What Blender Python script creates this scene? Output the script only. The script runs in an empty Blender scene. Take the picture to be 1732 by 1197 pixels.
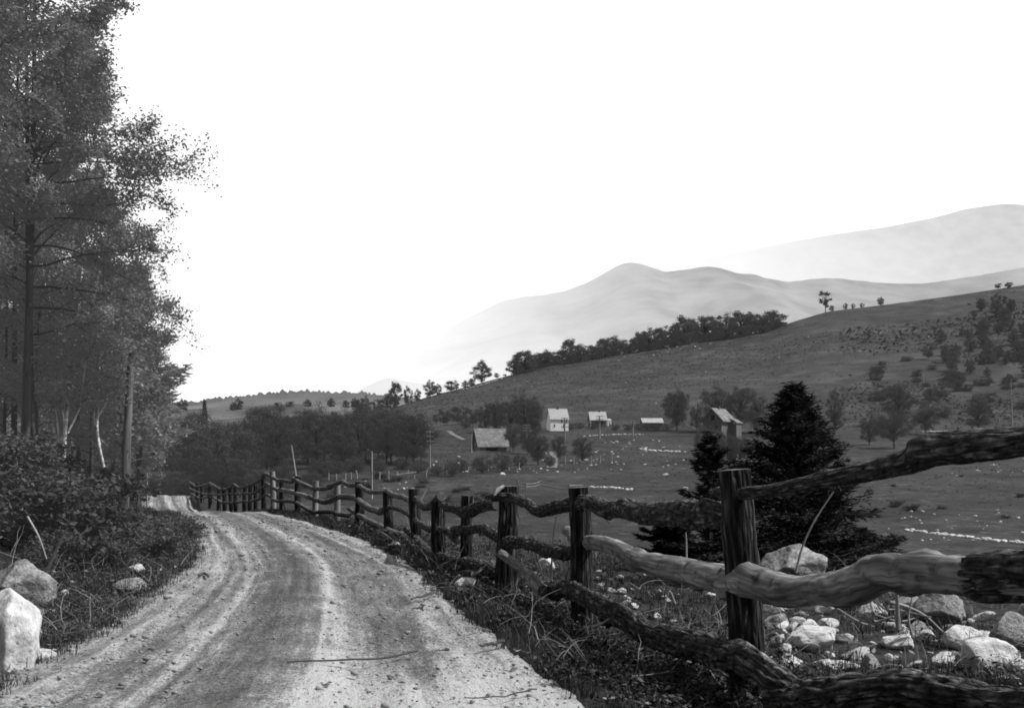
import bpy, math, random
import numpy as np

# ------------------------------------------------------------------ basics
sc = bpy.context.scene
COL = sc.collection
RNG = np.random.default_rng(7)
F = 1700.0; CX = 866.0; HY = 790.0; CAMH = 1.6     # view geometry of the photograph (pixels of 1732x1197)

def wx(px, d): return (np.asarray(px, float) - CX) / F * d
def wz(py, d): return CAMH - (np.asarray(py, float) - HY) / F * d
def sstep(a, b, x):
    t = np.clip((x - a) / (b - a), 0, 1); return t * t * (3 - 2 * t)

def _h(ix, iy, iz):
    n = (ix * 374761393 + iy * 668265263 + iz * 2147483647 + 1013904223) & 0xffffffff
    n = ((n ^ (n >> 13)) * 1274126177) & 0xffffffff
    n = ((n ^ (n >> 15)) * 2246822519) & 0xffffffff
    return ((n ^ (n >> 16)) & 0xffffff) / float(0xffffff)
def vnoise(x, y, z=0.0):
    x, y, z = np.broadcast_arrays(np.asarray(x, float), np.asarray(y, float), np.asarray(z, float))
    x0 = np.floor(x); y0 = np.floor(y); z0 = np.floor(z)
    fx = x - x0; fy = y - y0; fz = z - z0
    ux = fx*fx*(3-2*fx); uy = fy*fy*(3-2*fy); uz = fz*fz*(3-2*fz)
    ix = x0.astype(np.int64); iy = y0.astype(np.int64); iz = z0.astype(np.int64)
    r = 0
    for a in (0, 1):
        wa = ux if a else 1 - ux
        for b in (0, 1):
            wb = uy if b else 1 - uy
            for c in (0, 1):
                wc = uz if c else 1 - uz
                r = r + wa * wb * wc * _h(ix + a, iy + b, iz + c)
    return r * 2 - 1
def fbm(x, y, z=0.0, o=4):
    r = 0; a = 1.0; f = 1.0; s = 0
    for i in range(o):
        r = r + a * vnoise(np.asarray(x)*f + 17.3*i, np.asarray(y)*f - 9.1*i, np.asarray(z)*f + 5.7*i); s += a; a *= .5; f *= 2.03
    return r / s

class Geo:
    """collects vertices and faces that become ONE mesh"""
    def __init__(s): s.V = []; s.Fs = []; s.UV = []; s.M = []; s.T = []; s.n = 0
    def add(s, V, faces, uv=None, mat=0, tone=None):
        V = np.asarray(V, float).reshape(-1, 3)
        if not isinstance(faces, list): faces = [faces]
        elif isinstance(faces[0], tuple): faces = [np.array(faces)]
        s.UV.append(np.zeros((len(V), 2)) if uv is None else np.asarray(uv, float))
        for f in faces:
            f = np.asarray(f, np.int64)
            if len(f) == 0: continue
            s.Fs.append(f + s.n); s.M.append(np.full(len(f), mat, np.int32))
        s.T.append(np.full(len(V), .5) if tone is None else np.asarray(tone, float))
        s.V.append(V); s.n += len(V)
    def mesh(s, name, mats, smooth=True):
        me = bpy.data.meshes.new(name)
        V = np.concatenate(s.V); UV = np.concatenate(s.UV); T = np.concatenate(s.T)
        tot = np.concatenate([np.full(len(f), f.shape[1], np.int32) for f in s.Fs])
        idx = np.concatenate([f.ravel() for f in s.Fs]).astype(np.int32)
        st = np.concatenate([[0], np.cumsum(tot)[:-1]]).astype(np.int32)
        me.vertices.add(len(V)); me.vertices.foreach_set('co', V.astype(np.float32).ravel())
        me.loops.add(len(idx)); me.loops.foreach_set('vertex_index', idx)
        me.polygons.add(len(tot)); me.polygons.foreach_set('loop_start', st)
        try: me.polygons.foreach_set('loop_total', tot)
        except Exception: pass
        me.polygons.foreach_set('material_index', np.concatenate(s.M))
        me.polygons.foreach_set('use_smooth', np.full(len(tot), smooth))
        u = me.uv_layers.new(name='UVMap'); u.data.foreach_set('uv', UV[idx].astype(np.float32).ravel())
        at = me.attributes.new('tone', 'FLOAT', 'POINT'); at.data.foreach_set('value', T.astype(np.float32))
        for m in (mats if isinstance(mats, (list, tuple)) else [mats]): me.materials.append(m)
        me.update(); me.validate()
        return me

def link(name, me, parent=None, label=None, cat=None, group=None, kind=None, loc=None):
    o = bpy.data.objects.new(name, me); COL.objects.link(o)
    if parent is not None: o.parent = parent
    if label: o['label'] = label
    if cat: o['category'] = cat
    if group: o['group'] = group
    if kind: o['kind'] = kind
    if loc is not None: o.location = loc
    return o
def thing(name, label, cat, loc=(0, 0, 0), rz=0, group=None):
    o = bpy.data.objects.new(name, None); COL.objects.link(o); o.empty_display_size = .2
    o.location = loc; o.rotation_euler = (0, 0, rz); o['label'] = label; o['category'] = cat
    if group: o['group'] = group
    return o
def dup(root, loc, rz=0, scale=(1, 1, 1), label=None, group=None):
    r = root.copy(); COL.objects.link(r); r.location = loc; r.rotation_euler = (0, 0, rz); r.scale = scale
    if label: r['label'] = label
    if group: r['group'] = group
    for ch in list(root.children):
        c = ch.copy(); COL.objects.link(c); c.parent = r
        for g in ch.children:
            e = g.copy(); COL.objects.link(e); e.parent = c
    return r

# ------------------------------------------------------------------ materials (black and white: all neutral greys)
def mat(name, c1, c2, scale=4, coord='Object', stretch=(1, 1, 1), detail=6, lo=.35, hi=.65, rough=.85, bump=0.0, bscale=None,
        bdist=.02, tone=0.0, transl=0.0, haze=0.0, spec=.2, speck=None, hazecol=.8, patch=None, crack=None, orand=0.0):
    m = bpy.data.materials.new(name); m.use_nodes = True
    nt = m.node_tree; N = nt.nodes; L = nt.links; N.clear()
    out = N.new('ShaderNodeOutputMaterial')
    tc = N.new('ShaderNodeTexCoord'); mp = N.new('ShaderNodeMapping'); mp.inputs['Scale'].default_value = stretch
    L.new(tc.outputs[coord], mp.inputs['Vector'])
    nz = N.new('ShaderNodeTexNoise'); nz.inputs['Scale'].default_value = scale; nz.inputs['Detail'].default_value = detail
    nz.inputs['Roughness'].default_value = .62
    L.new(mp.outputs[0], nz.inputs['Vector'])
    cr = N.new('ShaderNodeValToRGB'); e = cr.color_ramp.elements
    e[0].position = lo; e[0].color = (c1, c1, c1, 1); e[1].position = hi; e[1].color = (c2, c2, c2, 1)
    L.new(nz.outputs['Fac'], cr.inputs['Fac'])
    colr = cr.outputs['Color']
    if speck:
        n2 = N.new('ShaderNodeTexNoise'); n2.inputs['Scale'].default_value = speck[0]; n2.inputs['Detail'].default_value = 3
        L.new(tc.outputs[coord], n2.inputs['Vector'])
        r2 = N.new('ShaderNodeValToRGB'); q = r2.color_ramp.elements
        q[0].position = speck[1]; q[0].color = (0, 0, 0, 1); q[1].position = speck[2]; q[1].color = (1, 1, 1, 1)
        L.new(n2.outputs['Fac'], r2.inputs['Fac'])
        mx = N.new('ShaderNodeMix'); mx.data_type = 'RGBA'
        L.new(r2.outputs['Color'], mx.inputs[0]); L.new(colr, mx.inputs[6]); v = speck[3]; mx.inputs[7].default_value = (v, v, v, 1)
        colr = mx.outputs[2]
    crk = None
    if crack:                                       # plates of bark parted by dark fissures
        mc = N.new('ShaderNodeMapping'); mc.inputs['Scale'].default_value = (crack[1], 1, 1); L.new(tc.outputs[coord], mc.inputs['Vector'])
        nd = N.new('ShaderNodeTexNoise'); nd.inputs['Scale'].default_value = crack[0] * .6; nd.inputs['Detail'].default_value = 5; L.new(mc.outputs[0], nd.inputs['Vector'])
        va = N.new('ShaderNodeVectorMath'); va.operation = 'MULTIPLY_ADD'; va.inputs[1].default_value = (crack[3],) * 3; L.new(nd.outputs['Color'], va.inputs[0]); L.new(mc.outputs[0], va.inputs[2])
        vo = N.new('ShaderNodeTexVoronoi'); vo.feature = 'DISTANCE_TO_EDGE'; vo.inputs['Scale'].default_value = crack[0]; L.new(va.outputs[0], vo.inputs['Vector'])
        rc = N.new('ShaderNodeMapRange'); rc.interpolation_type = 'SMOOTHSTEP'; rc.inputs[1].default_value = .0; rc.inputs[2].default_value = crack[2]; rc.inputs[3].default_value = .30; rc.inputs[4].default_value = 1.0
        L.new(vo.outputs['Distance'], rc.inputs[0]); crk = rc.outputs[0]
        vc = N.new('ShaderNodeVectorMath'); vc.operation = 'SCALE'; L.new(colr, vc.inputs[0]); L.new(crk, vc.inputs['Scale']); colr = vc.outputs[0]
    if patch:
        n4 = N.new('ShaderNodeTexNoise'); n4.inputs['Scale'].default_value = patch[0]; n4.inputs['Detail'].default_value = 5; n4.inputs['Roughness'].default_value = .65
        L.new(mp.outputs[0], n4.inputs['Vector'])
        r4 = N.new('ShaderNodeMapRange'); r4.inputs[1].default_value = .36; r4.inputs[2].default_value = .64; r4.inputs[3].default_value = patch[1]; r4.inputs[4].default_value = patch[2]
        L.new(n4.outputs['Fac'], r4.inputs[0]); v4 = N.new('ShaderNodeVectorMath'); v4.operation = 'SCALE'; L.new(colr, v4.inputs[0]); L.new(r4.outputs[0], v4.inputs['Scale']); colr = v4.outputs[0]
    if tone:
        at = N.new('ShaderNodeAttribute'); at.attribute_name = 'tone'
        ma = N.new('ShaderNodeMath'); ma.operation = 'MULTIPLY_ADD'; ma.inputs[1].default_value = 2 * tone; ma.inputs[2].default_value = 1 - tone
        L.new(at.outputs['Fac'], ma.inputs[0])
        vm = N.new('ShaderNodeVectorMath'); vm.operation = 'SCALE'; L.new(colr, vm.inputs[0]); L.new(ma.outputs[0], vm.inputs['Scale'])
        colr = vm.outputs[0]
    if orand:                                       # every plant a little lighter or darker than the next
        oi = N.new('ShaderNodeObjectInfo'); mo = N.new('ShaderNodeMath'); mo.operation = 'MULTIPLY_ADD'; mo.inputs[1].default_value = 2 * orand; mo.inputs[2].default_value = 1 - orand
        L.new(oi.outputs['Random'], mo.inputs[0]); vv = N.new('ShaderNodeVectorMath'); vv.operation = 'SCALE'; L.new(colr, vv.inputs[0]); L.new(mo.outputs[0], vv.inputs['Scale']); colr = vv.outputs[0]
    p = N.new('ShaderNodeBsdfPrincipled'); p.inputs['Roughness'].default_value = rough
    p.inputs['Specular IOR Level'].default_value = spec
    L.new(colr, p.inputs['Base Color'])
    if bump:
        n3 = N.new('ShaderNodeTexNoise'); n3.inputs['Scale'].default_value = bscale or scale * 3; n3.inputs['Detail'].default_value = 8
        n3.inputs['Roughness'].default_value = .65
        L.new(mp.outputs[0], n3.inputs['Vector'])
        b = N.new('ShaderNodeBump'); b.inputs['Strength'].default_value = bump; b.inputs['Distance'].default_value = bdist
        if crk is not None:
            hm = N.new('ShaderNodeMath'); hm.operation = 'MULTIPLY_ADD'; hm.inputs[1].default_value = .9; L.new(crk, hm.inputs[0]); L.new(n3.outputs['Fac'], hm.inputs[2]); L.new(hm.outputs[0], b.inputs['Height'])
        else: L.new(n3.outputs['Fac'], b.inputs['Height'])
        L.new(b.outputs[0], p.inputs['Normal'])
    sh = p.outputs[0]
    if transl:
        t = N.new('ShaderNodeBsdfTranslucent'); L.new(colr, t.inputs['Color'])
        x = N.new('ShaderNodeMixShader'); x.inputs[0].default_value = transl; L.new(sh, x.inputs[1]); L.new(t.outputs[0], x.inputs[2]); sh = x.outputs[0]
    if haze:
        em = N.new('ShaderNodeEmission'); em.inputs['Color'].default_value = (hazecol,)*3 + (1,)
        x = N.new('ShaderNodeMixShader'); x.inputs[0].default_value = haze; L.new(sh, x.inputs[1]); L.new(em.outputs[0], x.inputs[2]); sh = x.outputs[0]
    L.new(sh, out.inputs['Surface'])
    return m

M = {}
M['leaf_near'] = mat('forest leaves', .06, .20, 1.2, tone=.75, transl=.42, rough=.6, spec=.3, haze=.045)
M['leaf_dark'] = mat('conifer needles', .010, .042, 2, tone=.8, transl=.15, rough=.7, spec=.1)
M['leaf_bush'] = mat('shrub leaves', .028, .11, 2.5, tone=.75, transl=.3, rough=.6, spec=.25, haze=.012, orand=.4)
M['leaf_weed'] = mat('weed leaves', .010, .042, 3, tone=.85, transl=.2, rough=.55, spec=.3)
M['leaf_sapling'] = mat('sapling needles', .012, .035, 2, tone=.6, transl=.15, rough=.7, spec=.1)
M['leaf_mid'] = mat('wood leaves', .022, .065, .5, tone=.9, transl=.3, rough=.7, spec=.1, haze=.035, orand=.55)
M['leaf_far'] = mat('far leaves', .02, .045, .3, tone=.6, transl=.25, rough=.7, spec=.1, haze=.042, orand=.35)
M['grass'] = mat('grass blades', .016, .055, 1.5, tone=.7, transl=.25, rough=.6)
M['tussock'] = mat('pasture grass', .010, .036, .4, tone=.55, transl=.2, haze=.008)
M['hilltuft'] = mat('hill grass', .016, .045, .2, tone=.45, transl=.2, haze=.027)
M['drygrass'] = mat('dry grass', .12, .3, 1.5, tone=.6, transl=.2)
M['trunk'] = mat('tree bark', .02, .075, 6, stretch=(1, 1, .15), bump=.8, bscale=12, bdist=.03, haze=.022)
M['trunk_mid'] = mat('far tree bark', .03, .07, 3, stretch=(1, 1, .2), haze=.015)
M['snag'] = mat('dead trunk', .04, .16, 7, stretch=(1, 1, .12), lo=.36, hi=.66, bump=.9, bscale=14, bdist=.03, haze=.015)
M['birch'] = mat('birch bark', .3, .62, 3, stretch=(1, 1, 2.5), lo=.3, hi=.55, speck=(9, .62, .7, .06))
M['bark_log'] = mat('fence log bark', .010, .31, 20, coord='UV', stretch=(.7, 1, 1), lo=.36, hi=.74, bump=1.0, bscale=22, bdist=.04, spec=.2, rough=.85, tone=.85, crack=(17, .26, .26, .12))
M['bark_post'] = mat('fence post bark', .006, .2, 14, coord='UV', stretch=(.16, 1, 1), lo=.4, hi=.7, bump=1.0, bscale=24, bdist=.04, rough=.85, tone=.85, spec=.15, crack=(20, .07, .30, .10))
M['bark_far'] = mat('worn rail bark', .035, .20, 16, coord='UV', stretch=(.4, 1, 1), lo=.36, hi=.7, bump=.8, bscale=26, bdist=.02, rough=.8, tone=.5)
M['peeled'] = mat('peeled wood', .05, .40, 9, coord='UV', stretch=(.13, 1, 1), lo=.34, hi=.68, bump=.8, bscale=26, bdist=.012, rough=.75, tone=.6, speck=(7, .56, .72, .035))
M['cutwood'] = mat('sawn wood', .05, .16, 14, bump=.4, rough=.85)
M['cutpale'] = mat('fresh cut wood', .16, .34, 14, bump=.3, rough=.8)
M['grey_post'] = mat('weathered post wood', .12, .28, 6, stretch=(1, 1, .15), bump=.4)
M['pale_post'] = mat('pale weathered wood', .2, .36, 4, stretch=(1, 1, .15), haze=.01)
M['rock'] = mat('grey boulder', .1, .34, 3.2, lo=.32, hi=.62, bump=.7, bscale=9, bdist=.05, speck=(16, .56, .68, .07))
M['rock_pale'] = mat('pale boulder', .3, .62, 2.6, lo=.3, hi=.6, bump=.6, bscale=9, bdist=.04, speck=(13, .62, .72, .14))
M['rock_white'] = mat('white field stone', .3, .58, 1.2, bump=.4)
M['pole'] = mat('pole wood', .14, .26, 3, stretch=(1, 1, .1), haze=.012)
M['glassy'] = mat('insulator', .1, .2, 5)
M['white_paint'] = mat('white boards', .8, .9, 2, stretch=(.3, .3, 8), haze=.02)
M['shingle'] = mat('pale shingles', .26, .42, 1.5, stretch=(1, 1, 3), bump=.3, haze=.02)
M['shingle_old'] = mat('weathered shingles', .07, .22, 1.1, stretch=(1, 1, 2), lo=.3, hi=.7, bump=.3, haze=.02)
M['old_board'] = mat('weathered boards', .06, .14, 2, stretch=(3, 3, .3), haze=.02)
M['grey_board'] = mat('dim grey boards', .06, .15, 2, stretch=(3, 3, .3), haze=.015)
M['dark_open'] = mat('dark opening', .01, .02, 2, haze=.01)
M['brick'] = mat('chimney brick', .05, .1, 3, haze=.01)
M['dirt_path'] = mat('pale path', .08, .17, 1, haze=.02)

# ground shaders
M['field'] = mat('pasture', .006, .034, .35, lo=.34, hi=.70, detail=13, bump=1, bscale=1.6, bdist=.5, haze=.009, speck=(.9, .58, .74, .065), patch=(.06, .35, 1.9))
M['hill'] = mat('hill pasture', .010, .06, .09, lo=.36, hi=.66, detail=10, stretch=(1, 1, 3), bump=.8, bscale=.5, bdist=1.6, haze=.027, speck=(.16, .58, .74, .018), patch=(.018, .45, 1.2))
M['soil'] = mat('litter soil', .008, .06, 6, lo=.38, hi=.75, bump=.9, bscale=22, bdist=.05)
# ------------------------------------------------------------------ terrain
YS = np.arange(-40, 120.01, .5)
def smooth_tab(ys, vs, k=3.0):
    v = np.interp(YS, ys, vs); w = np.exp(-.5 * (np.arange(-12, 13) * .5 / k * 2) ** 2); w /= w.sum()
    p = np.pad(v, 12, mode='reflect', reflect_type='odd'); return np.convolve(p, w, 'valid')
_L = smooth_tab([-40, 2, 6.7, 9.07, 12.4, 17, 20.9, 27.2, 32, 36, 42, 48, 54, 60, 80, 120],
                [-2.6, -3.5, -3.78, -4.05, -4.6, -5.5, -6.65, -8.7, -10.6, -12.3, -15.1, -17.9, -20.2, -22.2, -29, -43])
_R = smooth_tab([-40, 2, 6.7, 9.07, 12.4, 17, 23.6, 27.2, 30.9, 36, 42, 48, 54, 60, 80, 120],
                [1.7, .9, .53, -.08, -.85, -1.76, -3.7, -5.2, -6.65, -8.8, -11.9, -14.8, -17.2, -19.4, -26, -40])
_Z = smooth_tab([-40, 0, 32, 36, 42, 48, 54, 60, 66, 80, 120], [0, 0, 0, .02, -.5, -.75, -.5, -.08, -.35, -1, -1], 1.6)
def roadL(y): return np.interp(y, YS, _L)
def roadR(y): return np.interp(y, YS, _R)
def roadZ(y): return np.interp(y, YS, _Z)
# fence line: post image positions and distances, ordered from far to near
POST_PX = [326, 334, 342, 356, 370, 380, 391, 399, 414, 423, 433, 446, 462, 477, 504, 534, 571, 608, 657, 704, 742, 790, 858, 985, 1262, 2080]
POST_D = [62, 58, 55, 51.5, 48.8, 46.8, 45, 43.9, 42, 41, 40, 38.7, 37.2, 36, 34.6, 33, 31, 28.3, 23.4, 20.1, 16.7, 15.3, 13.7, 11.2, 7.5, 4.6]
def fenceD(px): return 1.0 / np.interp(px, POST_PX, 1.0 / np.array(POST_D))
_fx = np.array([wx(p, d) for p, d in zip(POST_PX, POST_D)])
def fenceX(y):
    y = np.asarray(y, float)
    v = np.interp(y, POST_D[::-1], _fx[::-1])
    v = np.where(y < 4.6, _fx[-1] + (4.6 - y) * .27, v)
    return np.where(y > 62, roadR(y) + 1.0, v)
RIDGE_PX = [-1500, -500, 0, 300, 500, 600, 650, 720, 800, 860, 930, 1000, 1080, 1160, 1235, 1300, 1345, 1400, 1500, 1620, 1732, 2200, 3200]
RIDGE_PY = [640, 660, 725, 735, 722, 708, 694, 672, 651, 635, 619, 607, 594, 581, 570, 559, 543, 527, 515, 499, 482, 440, 420]
def ridgeY(px): return np.interp(px, RIDGE_PX, RIDGE_PY)
FD = [-50, 0, 40, 70, 95, 140, 200, 260, 320]
FZ = [-3, -3, -3, -2.9, -1.75, .8, 4, 8.5, 14]
DR = 700.0
def terrain(x, y, detail=True):
    x = np.asarray(x, float); y = np.asarray(y, float)
    ys = np.maximum(y, 1.0); px = CX + F * x / ys
    zf = np.interp(y, FD, FZ)
    # hillside rising to the ridge, then falling off behind
    zr = CAMH + (HY - ridgeY(px)) / F * DR
    s = np.clip((y - 320) / (DR - 320), 0, 1)
    hill = 14 + (zr - 14) * (s ** 1.12)
    hill = np.where(y > DR, zr - (y - DR) * .10 - ((y - DR) * .004) ** 2, hill)
    zf = np.where(y > 320, hill, zf)
    if detail:
        far = sstep(60, 160, y)
        zf = zf + far * (1 - sstep(560, 690, y)) * (fbm(x * .012, y * .012, 3, 3) * np.clip(y * .008, 0, 3)) + (1 - far) * fbm(x * .12, y * .12, 1, 3) * .25
    # road bench, right bank, left bank
    zr_ = roadZ(y); L = roadL(y); R = roadR(y); fx = fenceX(y)
    t = x - fx
    t0 = 6.5 - 4.5 * sstep(13, 20, y); drop = sstep(t0, t0 + 12, t)
    right = zr_ + .06 + .05 * sstep(0, 1, x - R) - (.24 + .12 * sstep(16, 10, y)) * sstep(.15, 1.1, x - R) * sstep(46, 34, y)
    if detail: right = right + sstep(.2, 1.5, x - R) * (fbm(x * .9, y * .9, 2, 4) * .13 + .03)
    zl = L - x
    left = zr_ + 1.25 * sstep(.4, 5.0, zl) + .10 * np.maximum(zl - 4.5, 0) - .1 * np.maximum(zl - 14, 0)
    if detail: left = left + sstep(.1, 1.2, zl) * fbm(x * .7, y * .7, 9, 4) * .2
    near = np.where(x > R, right * (1 - drop) + zf * drop, np.where(x < L, left, zr_))
    w = sstep(64, 105, y)
    return near * (1 - w) + zf * w
def tz(x, y): return float(terrain(np.array([x]), np.array([y]))[0])
_DS = np.concatenate([np.arange(5, 60, .1), np.arange(60, 900, .5)])
def solve_d(px, py, dmin=40, dmax=705):
    ds = _DS[(_DS >= dmin) & (_DS <= dmax)]
    p = HY - (terrain(wx(px, ds), ds) - CAMH) / ds * F
    ok = np.where(p <= py)[0]
    return float(ds[ok[0]]) if len(ok) else float(ds[-1])
def on_ground(px, py, dmin=40, dmax=705):
    d = solve_d(px, py, dmin, dmax); x = float(wx(px, d)); return x, d, tz(x, d)

def fan(us, ys, apex=25.0):
    Y, U = np.meshgrid(ys, us, indexing='ij'); X = U * (Y + apex)
    n, m = X.shape
    i = (np.arange(n - 1)[:, None] * m + np.arange(m - 1)[None, :]).ravel()
    return X, Y, np.stack([i, i + 1, i + m + 1, i + m], 1)
us = np.concatenate([np.linspace(-3, -.75, 14)[:-1], np.linspace(-.75, .62, 300), np.linspace(.62, 3, 14)[1:]])
ys = np.concatenate([np.arange(-15, 4, .8), np.arange(4, 24, .14), np.arange(24, 50, .35), np.arange(50, 130, 1.2), np.arange(130, 318, 3), [318]])
X, Y, Fq = fan(us, ys)
Z = terrain(X, Y)
inroad = sstep(-.25, .25, X - roadL(Y)) * sstep(-.25, .25, roadR(Y) - X) * (Y < 76)
Z = Z - .10 * inroad
g = Geo(); g.add(np.stack([X, Y, Z], -1), Fq)
nearness = sstep(20, 5, (X - fenceX(Y))) * (Y < 64)
me = g.mesh('ground', [M['field'], M['soil']])
# soil under the roadside brush, pasture beyond
cx_ = X[:-1, :-1].ravel(); cy_ = Y[:-1, :-1].ravel()
tt = cx_ - fenceX(cy_)
soil = ((tt < 3 + 5 * (cy_ < 15) + 1.2 * fbm(cx_ * .3, cy_ * .3)) & (cy_ < 100))
me.polygons.foreach_set('material_index', soil.astype(np.int32))
link('ground', me, kind='structure', label='rough dark pasture and roadside ground falling away beyond the fence')
us2 = np.concatenate([np.linspace(-3, -.8, 16)[:-1], np.linspace(-.8, .8, 260), np.linspace(.8, 3, 16)[1:]])
X, Y, Fq = fan(us2, np.concatenate([np.arange(318, 660, 5), np.arange(660, 740, 4), np.arange(740, 1150, 40)]))
Z = terrain(X, Y); g = Geo(); g.add(np.stack([X, Y, Z], -1), Fq)
link('hillside', g.mesh('hillside', M['hill']), kind='structure', label='long dark grass hillside rising to the right')
zend = Z[-1].min()
X, Y, Fq = fan(np.linspace(-3, 3, 60), np.concatenate([np.arange(1110, 9000, 400), [9000]])); g = Geo()
g.add(np.stack([X, Y, np.full_like(X, 5.0) - 30 * sstep(1110, 1500, Y)], -1), Fq)
link('valley_floor', g.mesh('valley_floor', M['hill']), kind='structure')

# ------------------------------------------------------------------ road sheet with ruts
def road_material():
    m = bpy.data.materials.new('dirt road'); m.use_nodes = True; nt = m.node_tree; N = nt.nodes; L = nt.links; N.clear()
    out = N.new('ShaderNodeOutputMaterial'); p = N.new('ShaderNodeBsdfPrincipled'); p.inputs['Roughness'].default_value = .95
    p.inputs['Specular IOR Level'].default_value = .1
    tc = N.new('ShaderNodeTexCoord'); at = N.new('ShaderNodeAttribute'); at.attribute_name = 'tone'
    def noise(coord, stretch, scale, detail=6, rough=.6):
        mp = N.new('ShaderNodeMapping'); mp.inputs['Scale'].default_value = stretch; L.new(tc.outputs[coord], mp.inputs['Vector'])
        n = N.new('ShaderNodeTexNoise'); n.inputs['Scale'].default_value = scale; n.inputs['Detail'].default_value = detail; n.inputs['Roughness'].default_value = rough
        L.new(mp.outputs[0], n.inputs['Vector']); return n.outputs['Fac']
    def math_(op, a, b):
        n = N.new('ShaderNodeMath'); n.operation = op
        for i, v in enumerate((a, b)):
            if isinstance(v, (int, float)): n.inputs[i].default_value = v
            else: L.new(v, n.inputs[i])
        return n.outputs[0]
    streak = noise('UV', (.14, 1, 1), 7, 8, .75); blot = noise('UV', (.8, 1, 1), 1.5, 8, .68); fine = noise('Object', (1, 1, 1), 14, 8, .7)
    clod = noise('UV', (.55, 1, 1), 26, 4, .6)
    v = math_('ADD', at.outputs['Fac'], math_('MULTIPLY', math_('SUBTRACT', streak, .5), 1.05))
    v = math_('ADD', v, math_('MULTIPLY', math_('SUBTRACT', blot, .5), 1.15))
    v = math_('ADD', v, math_('MULTIPLY', math_('SUBTRACT', fine, .5), 1.0))
    grit = noise('Object', (1, 1, 1), 46, 3, .6); grit2 = noise('Object', (1, 1, 1), 23, 4, .65)
    v = math_('ADD', v, math_('MULTIPLY', math_('SUBTRACT', grit, .5), .75)); v = math_('ADD', v, math_('MULTIPLY', math_('SUBTRACT', grit2, .5), .9))
    cr = N.new('ShaderNodeValToRGB'); e = cr.color_ramp.elements
    e[0].position = .1; e[0].color = (.07, .07, .07, 1); e[1].position = 1.0; e[1].color = (.42, .42, .42, 1)
    x = cr.color_ramp.elements.new(.5); x.color = (.15, .15, .15, 1)
    L.new(v, cr.inputs['Fac'])
    sp = N.new('ShaderNodeValToRGB'); q = sp.color_ramp.elements; q[0].position = .28; q[0].color = (.22, .22, .22, 1); q[1].position = .40; q[1].color = (1, 1, 1, 1)
    L.new(clod, sp.inputs['Fac'])
    mx = N.new('ShaderNodeMix'); mx.data_type = 'RGBA'; mx.blend_type = 'MULTIPLY'; mx.inputs[0].default_value = 1
    L.new(cr.outputs['Color'], mx.inputs[6]); L.new(sp.outputs['Color'], mx.inputs[7]); L.new(mx.outputs[2], p.inputs['Base Color'])
    h = math_('ADD', math_('MULTIPLY', fine, .6), math_('ADD', math_('MULTIPLY', clod, .8), math_('MULTIPLY', streak, 1.2)))
    b = N.new('ShaderNodeBump'); b.inputs['Strength'].default_value = .8; b.inputs['Distance'].default_value = .05
    L.new(h, b.inputs['Height']); L.new(b.outputs[0], p.inputs['Normal']); L.new(p.outputs[0], out.inputs['Surface'])
    return m
ry = np.concatenate([np.arange(-10, 5, .3), np.arange(5, 20, .06), np.arange(20, 40, .12), np.arange(40, 74, .3)])
nt_ = 190; tt = np.linspace(-.16, 1.16, nt_)
Yr, Tr = np.meshgrid(ry, tt, indexing='ij')
Lr = roadL(Yr); Rr = roadR(Yr); Xr = Lr + (Rr - Lr) * Tr
def gau(t, c, w): return np.exp(-((t - c) / w) ** 2)
wob = .02 * np.sin(Yr * .35) + .03 * fbm(Yr * .12, 3.1, 0, 2)
T2 = Tr + wob
rut = -.045 * gau(T2, .30, .05) - .035 * gau(T2, .17, .03) - .045 * gau(T2, .66, .05) - .03 * gau(T2, .78, .03) + .03 * gau(T2, .47, .1) - .02 * gau(T2, .88, .03)
nz = fbm(Xr * 2.2, Yr * 1.1, 0, 4) * .025 + fbm(T2 * 24, Yr * .5, 4, 3) * .02 + fbm(Xr * 9, Yr * 9, 7, 2) * .010
edge = np.minimum(Tr, 1 - Tr) * 3.7 + fbm(Yr * .8, Tr * 3, 5, 4) * .30
Zr = roadZ(Yr) + .02 + rut + nz - .16 * sstep(.1, -.45, edge)
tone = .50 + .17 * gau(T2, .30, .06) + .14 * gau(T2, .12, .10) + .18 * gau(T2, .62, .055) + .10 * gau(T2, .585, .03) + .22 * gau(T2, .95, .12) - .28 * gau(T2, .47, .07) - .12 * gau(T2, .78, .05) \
     + .62 * sstep(9.3, 6.4, Yr) * sstep(.3, .8, Tr) - .10 * gau(T2, .22, .03) + .10 * sstep(28, 50, Yr) + .42 * np.clip(.55 + 1.1 * fbm(Yr * .28, T2 * 9, 21, 3), 0, 1.2) * sum(a * gau(T2 + .026 * np.sin(Yr * q * .8 + q * 29), c, .009) for c, a, q in [(.15, .34, .21), (.205, .3, .34), (.245, -.3, .3), (.30, .4, .27), (.335, -.28, .25), (.37, .34, .4), (.545, .3, .3), (.60, .42, .22), (.625, -.34, .23), (.665, .36, .26), (.73, -.3, .31), (.77, .26, .37), (.86, -.28, .2), (.905, .24, .28)]) - .35 * sstep(.0, -.4, edge) + fbm(T2 * 34, Yr * .22, 11, 3) * .34  # near right end lightened: lens flare painted into the road tone
sL = np.cumsum(np.concatenate([[0], np.hypot(np.diff(ry), np.diff(roadL(ry)))]))
uv = np.stack([np.repeat(sL[:, None], nt_, 1), Tr * 3.7], -1).reshape(-1, 2)
n, m_ = Yr.shape; i = (np.arange(n - 1)[:, None] * m_ + np.arange(m_ - 1)[None, :]).ravel()
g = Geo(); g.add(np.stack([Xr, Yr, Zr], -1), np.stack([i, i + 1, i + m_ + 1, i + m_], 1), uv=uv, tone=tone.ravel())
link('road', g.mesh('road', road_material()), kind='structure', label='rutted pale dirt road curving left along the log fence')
def road_z(x, y):
    return float(roadZ(y)) + .03

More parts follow.
